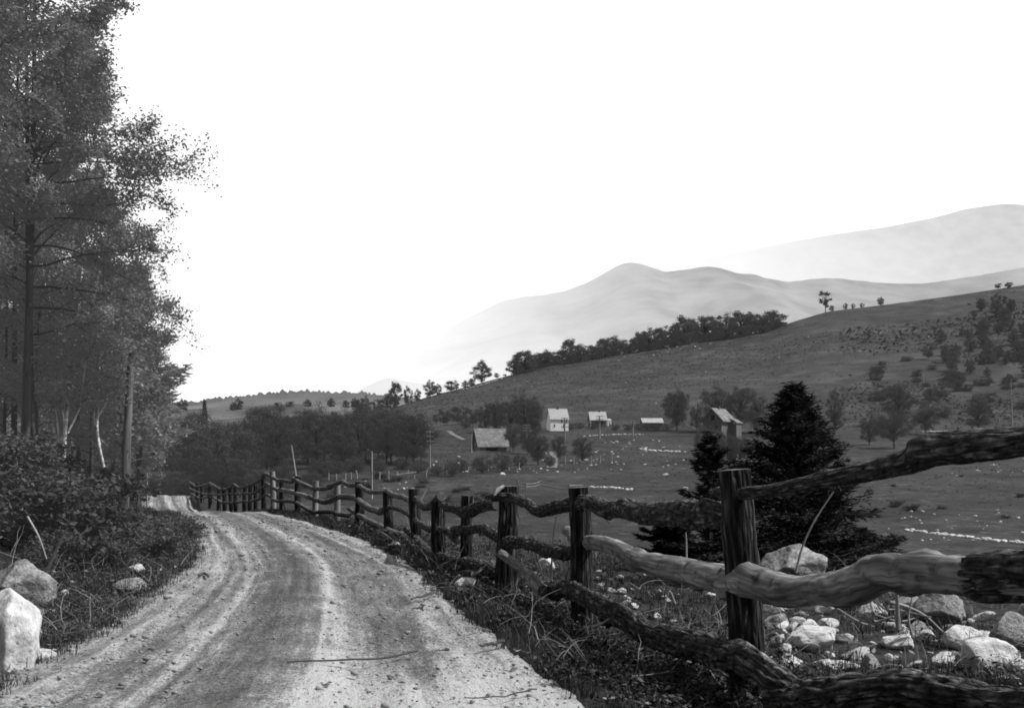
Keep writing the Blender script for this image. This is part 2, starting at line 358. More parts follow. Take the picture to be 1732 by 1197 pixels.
# ------------------------------------------------------------------ distant hills and mountains
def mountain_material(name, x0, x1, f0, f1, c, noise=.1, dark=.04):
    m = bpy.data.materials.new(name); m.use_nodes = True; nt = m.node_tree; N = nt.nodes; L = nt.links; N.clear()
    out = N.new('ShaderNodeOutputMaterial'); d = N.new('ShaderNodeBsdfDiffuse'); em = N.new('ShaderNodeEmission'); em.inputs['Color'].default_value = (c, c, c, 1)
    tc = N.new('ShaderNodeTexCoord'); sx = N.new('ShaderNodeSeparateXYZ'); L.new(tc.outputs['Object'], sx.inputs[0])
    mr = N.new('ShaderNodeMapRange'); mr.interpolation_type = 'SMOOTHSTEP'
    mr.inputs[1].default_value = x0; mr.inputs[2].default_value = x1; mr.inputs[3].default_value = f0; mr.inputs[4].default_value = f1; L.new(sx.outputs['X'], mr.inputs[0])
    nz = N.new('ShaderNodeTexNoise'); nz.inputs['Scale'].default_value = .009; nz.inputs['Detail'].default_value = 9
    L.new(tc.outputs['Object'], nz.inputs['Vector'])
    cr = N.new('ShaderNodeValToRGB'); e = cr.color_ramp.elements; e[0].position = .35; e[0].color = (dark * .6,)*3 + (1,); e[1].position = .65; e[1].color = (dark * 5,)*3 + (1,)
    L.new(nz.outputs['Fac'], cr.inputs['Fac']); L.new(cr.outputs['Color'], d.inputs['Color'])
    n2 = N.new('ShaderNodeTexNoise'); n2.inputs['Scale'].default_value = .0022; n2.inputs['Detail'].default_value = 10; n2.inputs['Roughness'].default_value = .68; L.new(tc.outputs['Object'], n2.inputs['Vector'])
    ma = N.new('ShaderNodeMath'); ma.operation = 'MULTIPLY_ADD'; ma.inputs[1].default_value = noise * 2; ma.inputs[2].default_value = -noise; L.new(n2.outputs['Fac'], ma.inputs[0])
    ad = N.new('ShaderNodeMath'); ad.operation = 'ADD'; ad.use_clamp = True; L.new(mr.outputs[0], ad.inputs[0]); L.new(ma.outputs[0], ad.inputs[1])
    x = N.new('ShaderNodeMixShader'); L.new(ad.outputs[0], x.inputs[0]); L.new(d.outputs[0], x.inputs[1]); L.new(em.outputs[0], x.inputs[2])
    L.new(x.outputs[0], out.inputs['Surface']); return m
def mountain(name, prof, d, base_d, material, label, rough=12, seed=0, base_z=0, trees=0):
    px = np.arange(prof[0][0], prof[-1][0] + 1, 2.0 if trees else 5.0)
    py = np.interp(px, [p[0] for p in prof], [p[1] for p in prof])
    k = np.exp(-.5 * (np.arange(-4, 5) / 2.0) ** 2); k /= k.sum()
    py = np.convolve(np.pad(py, 4, mode='edge'), k, 'valid')
    rows = np.concatenate([-np.linspace(1, .2, 5), np.linspace(0, 1, 34)])
    V, P = np.meshgrid(rows, px, indexing='ij')
    zr = CAMH + (HY - np.broadcast_to(py, P.shape)) / F * d
    x = (P - CX) / F * d
    y = np.where(V < 0, d - V * 600, d + (base_d - d) * V)
    z = np.where(V < 0, zr * (1 + V * .5), base_z + (zr - base_z) * (1 - V) ** 1.25)
    amp = np.sin(np.clip(V, 0, 1) * math.pi) ** .8
    z = z + amp * rough * 3 * (fbm(x * .0022 * 4000 / d + seed, y * .0016 * 4000 / d, seed, 5)) + (V <= .05) * rough * .12 * fbm(x * .02 * 4000 / d, seed, 0, 3)
    if trees: z = z + (V == 0) * trees * (np.abs(vnoise(x * .16, seed, 0)) + .7 * np.abs(vnoise(x * .45, seed, 3)))
    n, m_ = x.shape; i = (np.arange(n - 1)[:, None] * m_ + np.arange(m_ - 1)[None, :]).ravel()
    g = Geo(); g.add(np.stack([x, y, z], -1), np.stack([i, i + 1, i + m_ + 1, i + m_], 1))
    return link(name, g.mesh(name, material), kind='structure', label=label)
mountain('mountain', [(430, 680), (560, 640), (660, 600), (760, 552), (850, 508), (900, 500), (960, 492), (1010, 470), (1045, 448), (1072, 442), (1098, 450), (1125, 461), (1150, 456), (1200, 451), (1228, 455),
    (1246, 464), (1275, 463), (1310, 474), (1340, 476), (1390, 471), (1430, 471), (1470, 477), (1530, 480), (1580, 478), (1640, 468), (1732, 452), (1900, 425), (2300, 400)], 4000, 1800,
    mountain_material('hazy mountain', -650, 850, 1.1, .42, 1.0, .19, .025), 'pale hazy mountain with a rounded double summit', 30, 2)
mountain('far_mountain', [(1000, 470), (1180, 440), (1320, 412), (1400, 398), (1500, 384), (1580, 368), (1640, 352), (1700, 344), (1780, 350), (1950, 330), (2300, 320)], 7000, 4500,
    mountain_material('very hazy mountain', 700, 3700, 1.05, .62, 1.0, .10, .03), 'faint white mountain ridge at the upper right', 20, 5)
mountain('distant_ridge', [(560, 690), (600, 664), (625, 650), (655, 638), (690, 646), (740, 652), (800, 640), (860, 615), (900, 600), (1000, 590)], 2600, 1500,
    mountain_material('pale ridge', -800, 100, .82, .92, .98), 'small pale hill behind the end of the hillside', 8, 8)
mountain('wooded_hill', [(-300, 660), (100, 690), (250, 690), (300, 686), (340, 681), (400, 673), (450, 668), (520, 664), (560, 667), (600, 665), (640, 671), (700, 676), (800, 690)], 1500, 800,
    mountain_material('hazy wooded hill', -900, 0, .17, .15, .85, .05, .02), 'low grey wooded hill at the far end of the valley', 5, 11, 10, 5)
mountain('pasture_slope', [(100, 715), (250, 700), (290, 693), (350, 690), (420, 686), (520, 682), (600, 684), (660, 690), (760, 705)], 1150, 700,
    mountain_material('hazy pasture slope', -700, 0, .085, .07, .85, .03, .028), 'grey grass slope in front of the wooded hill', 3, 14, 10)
# ------------------------------------------------------------------ tubes, rocks, leaf cards
def catmull(P, n):
    P = np.asarray(P, float); k = len(P)
    Q = np.vstack([2 * P[0] - P[1], P, 2 * P[-1] - P[-2]])
    t = np.linspace(0, k - 1 - 1e-9, n); i = t.astype(int); f = (t - i)[:, None]
    a, b, c, d = Q[i], Q[i + 1], Q[i + 2], Q[i + 3]
    return .5 * ((2 * b) + (c - a) * f + (2 * a - 5 * b + 4 * c - d) * f ** 2 + (3 * b - a - 3 * c + d) * f ** 3)
def tube(g, P, R, seg=10, mat=0, capmat=None, bark=0.0, lump=0.0, seed=0.0, bfreq=5.0, flat=1.0, tone=None, knots=()):
    """a swept round log through points P with radii R; end caps get capmat"""
    P = np.asarray(P, float); n = len(P); R = np.broadcast_to(np.asarray(R, float), (n,))
    T = np.gradient(P, axis=0); T /= np.linalg.norm(T, axis=1)[:, None] + 1e-12
    ref = np.array([0, 0, 1.0]) if abs(T[:, 2]).mean() < .8 else np.array([0, 1.0, 0])
    A = np.cross(T, ref); A /= np.linalg.norm(A, axis=1)[:, None] + 1e-12
    B = np.cross(A, T)
    th = np.linspace(0, 2 * math.pi, seg + 1)
    s = np.concatenate([[0], np.cumsum(np.linalg.norm(np.diff(P, axis=0), axis=1))])
    C = np.cos(th)[None, :]; S = np.sin(th)[None, :]; rr = np.repeat(R[:, None], seg + 1, 1); ss = np.repeat(s[:, None], seg + 1, 1)
    f = np.ones_like(rr); tn = np.full(rr.shape, .5)
    if lump: f = f + lump * fbm(C * .9 + seed, S * .9 + seed, ss / max(R.mean() * 5, .02), 3)
    if bark:
        b = 1 - np.abs(vnoise(C * bfreq + seed, S * bfreq, ss / max(R.mean(), .02) * .62 + vnoise(C * 2, S * 2, ss * 5) * .8)) * 2
        b = b + .5 * fbm(C * bfreq * 2, S * bfreq * 2 + seed, ss * 9, 2)
        f = f + bark * np.clip(-b, -1, .8) * -1 * -1
        tn = np.clip(.5 - .42 * b, 0.03, 1)
    for s0, a0, hk, wk in knots:
        da = np.abs((th[None, :] - a0 + math.pi) % (2 * math.pi) - math.pi); bump_ = np.exp(-((ss - s0) / wk) ** 2 - (da / .55) ** 2); f = f + hk * bump_ - .5 * hk * np.exp(-((ss - s0) / (wk * .35)) ** 2 - (da / .2) ** 2)
        tn = tn * (1 - .4 * bump_)
    rr = rr * f
    V = P[:, None, :] + A[:, None, :] * (C * rr)[..., None] + B[:, None, :] * (S * rr * flat)[..., None]
    uv = np.stack([ss, np.repeat((th / (2 * math.pi))[None, :], n, 0) * 2 * math.pi * R.mean()], -1).reshape(-1, 2)
    m_ = seg + 1; i = (np.arange(n - 1)[:, None] * m_ + np.arange(seg)[None, :]).ravel()
    g.add(V.reshape(-1, 3), np.stack([i, i + 1, i + m_ + 1, i + m_], 1), uv=uv, mat=mat, tone=tn.ravel() if tone is None else np.full(n * m_, tone))
    if capmat is not None:
        for row, sg in ((0, -1), (n - 1, 1)):
            ring = V[row, :seg]; c = ring.mean(0) + T[row] * sg * R[row] * .05
            k = np.arange(seg); tri = np.stack([np.full(seg, seg), k, (k + 1) % seg], 1)
            if sg < 0: tri = tri[:, ::-1]
            g.add(np.vstack([ring, c]), tri, uv=np.vstack([ring[:, [0, 2]], c[[0, 2]]]), mat=capmat)
def cards(C, size, rng, up=.4, asp=.55, nrm=None):
    C = np.asarray(C, float); n = len(C); size = np.broadcast_to(np.asarray(size, float), (n,))[:, None]
    N_ = rng.normal(size=(n, 3)); N_[:, 2] += up * np.sign(N_[:, 2] + .3) * 2
    if nrm is not None: N_ = N_ * .6 + nrm
    N_ /= np.linalg.norm(N_, axis=1)[:, None]
    A = np.cross(N_, rng.normal(size=(n, 3))); A /= np.linalg.norm(A, axis=1)[:, None] + 1e-9
    B = np.cross(N_, A)
    V = np.stack([C - A * size, C + B * size * asp + A * size * .1, C + A * size, C - B * size * asp + A * size * .1], 1).reshape(-1, 3)
    return V, np.arange(4 * n).reshape(-1, 4)
def add_leaves(g, C, size, rng, up=.4, asp=.55, tone=None, mat=0, nrm=None):
    V, Fc = cards(C, size, rng, up, asp, nrm)
    t = rng.random(len(C)) if tone is None else np.clip(tone + rng.normal(0, .15, len(C)), 0, 1)
    g.add(V, Fc, tone=np.repeat(t, 4), mat=mat)

import bmesh
_bm = bmesh.new(); bmesh.ops.create_icosphere(_bm, subdivisions=5, radius=1)
ICO5 = (np.array([v.co[:] for v in _bm.verts]), np.array([[v.index for v in f.verts] for f in _bm.faces])); _bm.free()
_bm = bmesh.new(); bmesh.ops.create_icosphere(_bm, subdivisions=3, radius=1)
ICO3 = (np.array([v.co[:] for v in _bm.verts]), np.array([[v.index for v in f.verts] for f in _bm.faces])); _bm.free()
def rock_mesh(name, seed, material, hi=True, fac=8):
    rng = np.random.default_rng(seed); V, Fc = ICO5 if hi else ICO3
    V = V.copy()
    r = np.ones(len(V))
    for _ in range(fac + 6):                       # plane cuts give broken faces
        n = rng.normal(size=3); n /= np.linalg.norm(n); c = rng.uniform(.56, .9) if hi else rng.uniform(.5, .85)
        dd = V @ n; r = np.where(dd > 1e-3, np.minimum(r, c / np.maximum(dd, 1e-3)), r)
    V = V * r[:, None]
    dsp = fbm(V[:, 0] * 1.6 + seed, V[:, 1] * 1.6, V[:, 2] * 1.6, 4) * (.14 if hi else .07) + fbm(V[:, 0] * 7, V[:, 1] * 7 + seed, V[:, 2] * 7, 3) * (.04 if hi else .006)
    V = V * (1 + dsp)[:, None]
    g = Geo(); g.add(V, Fc); return g.mesh(name, material, smooth=hi)

# ------------------------------------------------------------------ the log fence
fence = thing('log_fence', 'rustic roadside fence of crooked bark-covered logs on stout posts', 'fence', (0, 0, 0))
TOPS = [815, 816, 818, 822, 822, 825, 823, 824, 818, 818, 820, 806, 797, 815, 805, 813, 815, 814, 831, 826, 848, 838, 822, 824, 794, 800]
WID = [6, 6, 6, 7, 7, 8, 8, 8, 8, 8, 8, 9, 9, 9, 11, 10, 11, 16, 17, 19, 25, 21, 37, 36, 56, 80]
PALE = {534, 571, 462}
for k, (px, d, top, w) in enumerate(zip(POST_PX, POST_D, TOPS, WID)):
    x = float(wx(px, d)); zb = tz(x, d) - .35; zt = float(wz(top, d)); r = w / 2 / F * d
    near = d < 17
    n = 70 if near else 12; s = np.linspace(0, 1, n)
    lean = {1262: (-.085, .0), 985: (-.05, 0), 742: (.0, .02), 704: (-.04, 0)}.get(px, (RNG.uniform(-.03, .03), RNG.uniform(-.04, .04)))
    P = np.stack([x + lean[0] * (s - .25) * 1.2, d + lean[1] * s, zb + (zt - zb) * s], 1)
    P[:, 0] += .012 * np.sin(s * 5 + k)
    g = Geo(); pale = px in PALE
    tube(g, P, r * (1.06 - .08 * s), 84 if near else 12, 0, 1, bark=.085 if near else .05, lump=.14, seed=k * 3.1, bfreq=6.5)
    o = link('post', g.mesh('post', [M['grey_post'] if pale else M['bark_post'], M['cutwood']]), fence)
    if pale: o['label'] = 'pale weathered fence post'

def rail(pts, off=.12, seed=0.0, mats=('bark_log', 'cutwood'), bark=.10, lump=.14, label=None, dd=None, jag=0.0, name='rail'):
    pts = np.array(pts, float); d = fenceD(pts[:, 0]) if dd is None else np.array(dd, float)
    P = np.stack([wx(pts[:, 0], d), d - off, wz(pts[:, 1], d)], 1); R = pts[:, 2] / F * d
    ln = np.linalg.norm(np.diff(P, axis=0), axis=1).sum(); near = d.min() < 17
    n = int(max(ln / (.022 if near else .12), 14)); n = min(n, 420)
    Q = catmull(np.column_stack([P, R]), n)
    sd = seed + len(fence.children) * 1.7
    sN = np.linspace(0, ln, n)
    Q[:, 2] += .25 * Q[:, 3] * vnoise(sN * 1.7 + sd, 0, 1); Q[:, 1] += .4 * Q[:, 3] * vnoise(sN * 1.3 + sd, 5, 1)
    Q[:, 3] *= 1 + .06 * vnoise(sN * 2.6, sd, 2)
    Q[:, 2] += .09 * Q[:, 3] * vnoise(sN * 4.5 + sd, 3, 1) + (.05 * Q[:, 3] * vnoise(sN * 11 + sd, 8, 1) if near else 0)
    kn = [(RNG.uniform(.05, .95) * ln, RNG.uniform(0, 6.28), RNG.uniform(.18, .45), RNG.uniform(.6, 1.1) * float(Q[:, 3].mean())) for _ in range(int(ln * 2.2) + 1)] if near else ()
    if not near and mats[0] == 'bark_log': mats = ('bark_far', mats[1])
    g = Geo(); tube(g, Q[:, :3], Q[:, 3], 72 if near else 9, 0, 1, bark=bark if near else .03, lump=lump, seed=sd, bfreq=6, knots=kn)
    o = link(name, g.mesh(name, [M[mats[0]], M[mats[1]]]), fence)
    if label: o['label'] = label
    return o
zm = lambda L, r: [(300 + a / 3.765, 600 + b / 3.765, rr) for (a, b), rr in zip(L, np.linspace(r[0], r[1], len(L)))]
# far run, top / middle / bottom rails
rail(zm([(80, 810), (130, 838), (175, 828), (215, 820)], (1.8, 2)))
rail(zm([(210, 818), (245, 836), (280, 858), (330, 850), (365, 828), (385, 838)], (2.2, 2.4)))
rail(zm([(380, 834), (400, 846), (440, 838), (480, 826), (520, 803), (548, 782), (565, 757)], (2.4, 3)))
rail(zm([(545, 780), (560, 760), (600, 775), (640, 797), (690, 802), (748, 808)], (3, 3.4)))
rail(zm([(742, 792), (790, 818), (870, 850), (920, 852), (975, 842), (1000, 828)], (3.6, 3.8)))
rail(zm([(970, 838), (1010, 822), (1050, 808), (1100, 826), (1150, 832), (1230, 872), (1335, 872)], (3.4, 4.2)))
rail([(655, 829.5, 4.2), (666, 836, 5), (680, 840, 5), (695, 844, 5)])
rail([(697, 837, 4.5), (706, 845, 5.5), (719, 856, 6), (733, 852, 6.5), (748, 840, 8.5)])
rail(zm([(82, 848), (150, 880), (215, 888)], (1.6, 2)))
rail(zm([(205, 884), (280, 892), (330, 885), (400, 884)], (1.8, 2)))
rail(zm([(390, 886), (440, 884), (490, 881), (545, 847), (582, 820)], (2, 2.6)))
rail(zm([(570, 818), (600, 838), (640, 860), (700, 866)], (2.8, 3.2)))
rail(zm([(640, 858), (740, 876), (800, 895), (850, 906)], (4, 4)), mats=('peeled', 'cutwood'), label='pale peeled rail in the far run')
rail(zm([(845, 903), (900, 930), (960, 930), (1050, 899), (1140, 918), (1200, 962), (1280, 994), (1325, 985)], (3.8, 6.5)))
rail(zm([(90, 882), (150, 912), (215, 902), (255, 920), (300, 944)], (1.6, 2)))
rail(zm([(290, 938), (345, 940), (400, 936), (470, 930), (520, 917)], (2, 2.2)))
rail(zm([(515, 920), (580, 888), (620, 926), (680, 932), (740, 930)], (2.2, 3.2)))
rail(zm([(710, 925), (760, 940), (870, 1000), (960, 996), (1060, 1016), (1115, 1022)], (3, 4.2)))
rail([(590, 859, 3), (600, 866, 4), (613, 874, 5), (640, 888, 6), (660, 897, 6), (686, 905, 6)])
rail([(688, 894, 6), (697, 903, 6), (706, 913, 6.5), (723, 929, 7), (745, 940, 7.5), (765, 945, 7.5), (772, 947, 7)])
rail([(764, 949, 8), (780, 949, 9), (795, 949, 9.5), (812, 955, 11), (832, 962, 12.5), (850, 966, 12)])
rail([(651, 858, 3.6), (672, 859, 3.8), (690, 868, 4.2), (708, 883, 5), (728, 893, 5.5), (748, 895, 5.5), (765, 903, 6), (774, 913, 6.5)])
# nearer run
rail([(746, 852, 5), (758, 856, 6.5), (772, 860, 8), (790, 865, 10), (812, 856, 10), (828, 853, 10), (841, 853, 9)])
rail([(824, 840, 4), (838, 840, 7), (866, 840, 8), (888, 849, 9), (904, 861, 10), (918, 861, 11), (935, 856, 11), (968, 849, 11.5), (996, 849, 13), (1018, 858, 14), (1045, 863, 15),
      (1080, 865, 18), (1125, 862, 20), (1170, 861, 22), (1205, 866, 22), (1240, 873, 17)], dd=[13.9, 13.7, 13.5, 12.9, 12.5, 12.2, 11.9, 11.5, 11, 10.7, 10.3, 9.6, 8.9, 8.35, 7.95, 7.65], off=.14)
rail([(1198, 831, 5), (1215, 832, 9), (1250, 833, 10), (1290, 829, 11), (1340, 819, 13), (1400, 807, 15), (1450, 795, 17), (1500, 782, 19.5), (1530, 775, 23), (1548, 763, 31), (1575, 757, 31), (1620, 754, 29),
      (1680, 752, 27), (1740, 749, 26), (1850, 745, 26), (2000, 742, 28), (2150, 740, 30)], dd=[8.0, 7.8, 7.5, 7.25, 6.98, 6.7, 6.5, 6.3, 6.2, 6.1, 6.0, 5.85, 5.65, 5.5, 5.2, 4.8, 4.4], off=.14, bark=.05, lump=.2, mats=('bark_log', 'cutwood'))
rail([(768, 893, 7), (776, 894, 9), (795, 894, 7.5), (817, 893, 8), (838, 905, 9.5), (862, 917, 10.5), (890, 916, 10), (916, 922, 11.5), (940, 929, 13), (960, 932, 12), (976, 926, 9)])
h = rail([(957, 893, 8), (966, 900, 11), (980, 911, 12.5), (1012, 919, 13), (1052, 932, 15), (1088, 944, 18), (1140, 954, 21), (1210, 971, 26), (1262, 976, 28), (1315, 990, 28), (1366, 994, 27), (1400, 990, 29),
      (1440, 975, 32), (1465, 970, 32), (1526, 967, 31), (1591, 966, 32), (1640, 967, 34), (1740, 966, 36), (1900, 962, 40), (2080, 960, 44)],
     dd=[12.3, 12.0, 11.6, 11.0, 10.2, 9.6, 9.0, 8.1, 7.5, 7.15, 6.8, 6.6, 6.4, 6.3, 6.05, 5.8, 5.65, 5.35, 5.0, 4.6], off=.20, mats=('peeled', 'cutpale'), bark=.025, lump=.16, label='pale peeled log rail crossing in front of the posts')
# ragged bark left on the thick end of the peeled rail
pts = np.array([(1612, 966, 37), (1640, 966, 41), (1690, 965, 42), (1740, 964, 42), (1900, 960, 46), (2085, 958, 49)], float); d = np.array([5.75, 5.65, 5.5, 5.35, 5.0, 4.6])
Q = catmull(np.column_stack([wx(pts[:, 0], d), d - .20, wz(pts[:, 1], d), pts[:, 2] / F * d]), 120)
g = Geo(); tube(g, Q[:, :3], Q[:, 3], 60, 0, None, bark=.12, lump=.1, seed=41, bfreq=6)
V = g.V[0].reshape(120, 61, 3); c = Q[:, None, :3]
ang = np.linspace(0, 2 * math.pi, 61); rag = .5 + .5 * fbm(np.cos(ang) * 2.2 + 3, np.sin(ang) * 2.2, 0, 4)
dr = (Q[-1, :3] - Q[0, :3]); dr /= np.linalg.norm(dr)
for k in range(8):
    V[k] += dr * (rag[:, None] * .75 * (1 - k / 8.0))
V[0] = V[0] - (V[0] - (c[0] + dr * (rag[:, None] * .55))) * .25
link('loose_bark', g.mesh('loose_bark', [M['bark_log']]), h, label='ragged dark bark on the thick end')
rail([(847, 933, 6), (853, 938, 7.5), (868, 949, 8), (891, 966, 9), (907, 983, 10), (918, 992, 11)], mats=('peeled', 'cutwood'), off=.2, label='short greyish slanting rail', dd=[13.3, 13.2, 13.0, 12.5, 12.1, 11.9])
rail([(900, 978, 6), (912, 987, 10), (930, 992, 13), (965, 996, 14), (1000, 1011, 16), (1036, 1035, 18), (1088, 1061, 21), (1140, 1082, 23), (1193, 1094, 25), (1245, 1108, 27), (1280, 1126, 27), (1312, 1149, 27), (1340, 1166, 24)],
     dd=[12.4, 12.2, 12.0, 11.2, 10.5, 9.9, 9.2, 8.6, 8.0, 7.4, 7.1, 6.85, 6.7], off=.14, bark=.14)
rail([(1290, 1166, 22), (1332, 1170, 32), (1370, 1163, 34), (1420, 1153, 33), (1475, 1152, 32), (1548, 1160, 31), (1634, 1168, 31), (1740, 1175, 32), (1900, 1182, 34), (2080, 1190, 36)],
     dd=[7.0, 6.75, 6.5, 6.3, 6.1, 5.85, 5.6, 5.3, 5.0, 4.6], off=.26, bark=.14)
# pale split chip leaning at the broad post
g = Geo(); tube(g, [(wx(836, 13.4), 13.4, wz(838, 13.4)), (wx(842, 13.4), 13.45, wz(828, 13.4)), (wx(852, 13.4), 13.5, wz(822, 13.4))], [.012, .035, .02], 8, 0, 0, lump=.3)
link('split_stub', g.mesh('split_stub', [M['cutpale']]), fence, label='pale splintered stub on a post top')
# ------------------------------------------------------------------ tree makers
def limb_pts(p0, az, el, ln, n=7, droop=0.0, curl=.25, rng=RNG):
    P = [np.array(p0, float)]; a = az; e = el
    for i in range(n):
        v = np.array([math.cos(e) * math.cos(a), math.cos(e) * math.sin(a), math.sin(e)])
        P.append(P[-1] + v * ln / n); a += rng.normal(0, curl); e += rng.normal(-droop, .1)
    return np.array(P)
def forest_tree(seed, H, crown_lo, rad, nlimb, nleaf, leaf, r0, lean=0.02, el=(.15, .7), droop=.03, flat=.30, trunk='trunk', leafm='leaf_near', low_dead=3, prof=None, stems=1, extra=()):
    """returns trunk mesh and crown mesh of a tall layered forest tree"""
    rng = np.random.default_rng(seed); g = Geo(); lv = []; 
    for st in range(stems):
        n = 14; hh = H * (1 - .12 * st); s = np.linspace(0, 1, n)
        bx, by = rng.normal(0, lean, 2) * (1 + 2 * (stems > 1)); ox, oy = (rng.normal(0, .28, 2) if stems > 1 else (0, 0))
        T = np.stack([ox + bx * s * hh + .05 * np.sin(s * 5 + seed), oy + by * s * hh + .05 * np.cos(s * 4 + seed), s * hh - .3], 1)
        R = r0 * (1 - .88 * s) * (1 + .3 * np.exp(-s * 40)); R[-1] = .012
        tube(g, T, R, 12, 0, lump=.08, seed=seed)
        k = max(nlimb // stems, 6)
        for i in range(k + low_dead + len(extra)):
            dead = k <= i < k + low_dead
            u = (crown_lo + (1 - crown_lo) * (i + rng.random()) / k) if not dead else rng.uniform(crown_lo * .45, crown_lo)
            u = min(u, .985); p0 = np.array([np.interp(u, s, T[:, j]) for j in range(3)])
            q = (u - crown_lo) / (1 - crown_lo)
            sh = prof(q) if prof else (math.sin(math.pi * min(max(.18 + .72 * q, 0), 1)) ** .7)
            ln = rad * sh * rng.uniform(.65, 1.1) + .3
            if dead: ln *= rng.uniform(.3, .5)
            az = i * 2.399 + rng.normal(0, .4); e0 = rng.uniform(*el) + .5 * max(q, 0) ** 2
            if i >= k + low_dead: u, az, ln, e0 = extra[i - k - low_dead]; p0 = np.array([np.interp(u, s, T[:, j]) for j in range(3)])
            L_ = limb_pts(p0, az, e0, ln, 7, droop, .2, rng); rr = max(r0 * (1 - .85 * u) * .42, .012)
            tube(g, L_, np.linspace(rr, .006, len(L_)), 5)
            if dead:
                continue
            nt = 4 + int(ln * 2.2)
            for j in range(nt):
                f = rng.uniform(.3, 1) ** .8; a = np.array([np.interp(f * 7, np.arange(8), L_[:, c]) for c in range(3)])
                tl = ln * .42 * rng.uniform(.5, 1.2) * (1.25 - f * .6)
                Tw = limb_pts(a, az + rng.normal(0, .95), e0 * .4 + rng.normal(.1, .45), tl, 4, .05, .2, rng)
                tube(g, Tw, np.linspace(rr * .35 + .003, .003, len(Tw)), 3)
                lv.append((Tw, tl))
    per = max(int(nleaf / max(len(lv), 1)), 3); C = []; tn = []
    for Tw, tl in lv:
        f = rng.random(per) * (len(Tw) - 1); b = np.stack([np.interp(f, np.arange(len(Tw)), Tw[:, c]) for c in range(3)], 1)
        b += rng.normal(0, 1, (per, 3)) * np.array([.24, .24, flat]) * (.26 + .30 * tl); C.append(b); tn.append(np.full(per, rng.uniform(.25, .75)))
    C = np.concatenate(C); tn = np.concatenate(tn); g2 = Geo()
    add_leaves(g2, C, leaf * rng.uniform(.6, 1.25, len(C)), rng, up=.5, tone=tn)
    return g.mesh('trunk', M[trunk]), g2.mesh('crown', M[leafm], smooth=False)
def round_tree(seed, nclump, per, leaf, leafm, trunkm='trunk_mid', shape=(.42, .42, .44), zc=.54, trunk_r=.022, low=.07, sp=.12):
    """tree one unit high made of leaf clumps on limbs; shape = crown half axes"""
    rng = np.random.default_rng(seed); g = Geo(); g2 = Geo()
    T = np.array([[0, 0, -.08], [.004, 0, .12], [.012, .008, .3], [0, .015, .55], [.0, 0, .82]]); T[:, :2] += rng.normal(0, .008, (5, 2))
    tube(g, catmull(T, 9), np.linspace(trunk_r, .003, 9), 7)
    for i in range(nclump):
        for _ in range(30):
            v = rng.normal(size=3); v /= np.linalg.norm(v); q = v * rng.uniform(.45, 1) ** .5
            c = q * np.array(shape) * (1 + .28 * float(vnoise(v[0] * 1.6 + seed, v[1] * 1.6, v[2] * 1.6))) * rng.uniform(.8, 1.08) + np.array([0, 0, zc])
            if c[2] > low: break
        a = np.array([0, 0, max(.12, c[2] * .55)]); tube(g, catmull([a, a * .4 + c * .6 + [0, 0, .01], c], 5), np.linspace(trunk_r * .35, .002, 5), 4)
        r = sp * rng.uniform(.7, 1.25); n = int(per * rng.uniform(.7, 1.3))
        p = rng.normal(size=(n, 3)); p /= np.linalg.norm(p, axis=1)[:, None]; rad = rng.random(n) ** .45 * np.where(rng.random(n) < .12, 1.7, 1)
        pts = c + p * rad[:, None] * r * np.array([1.1, 1.1, .72])
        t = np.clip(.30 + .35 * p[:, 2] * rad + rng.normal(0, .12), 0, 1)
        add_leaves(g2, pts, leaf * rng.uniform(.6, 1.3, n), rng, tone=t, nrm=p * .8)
    return g.mesh('trunk', M[trunkm]), g2.mesh('crown', M[leafm], smooth=False)
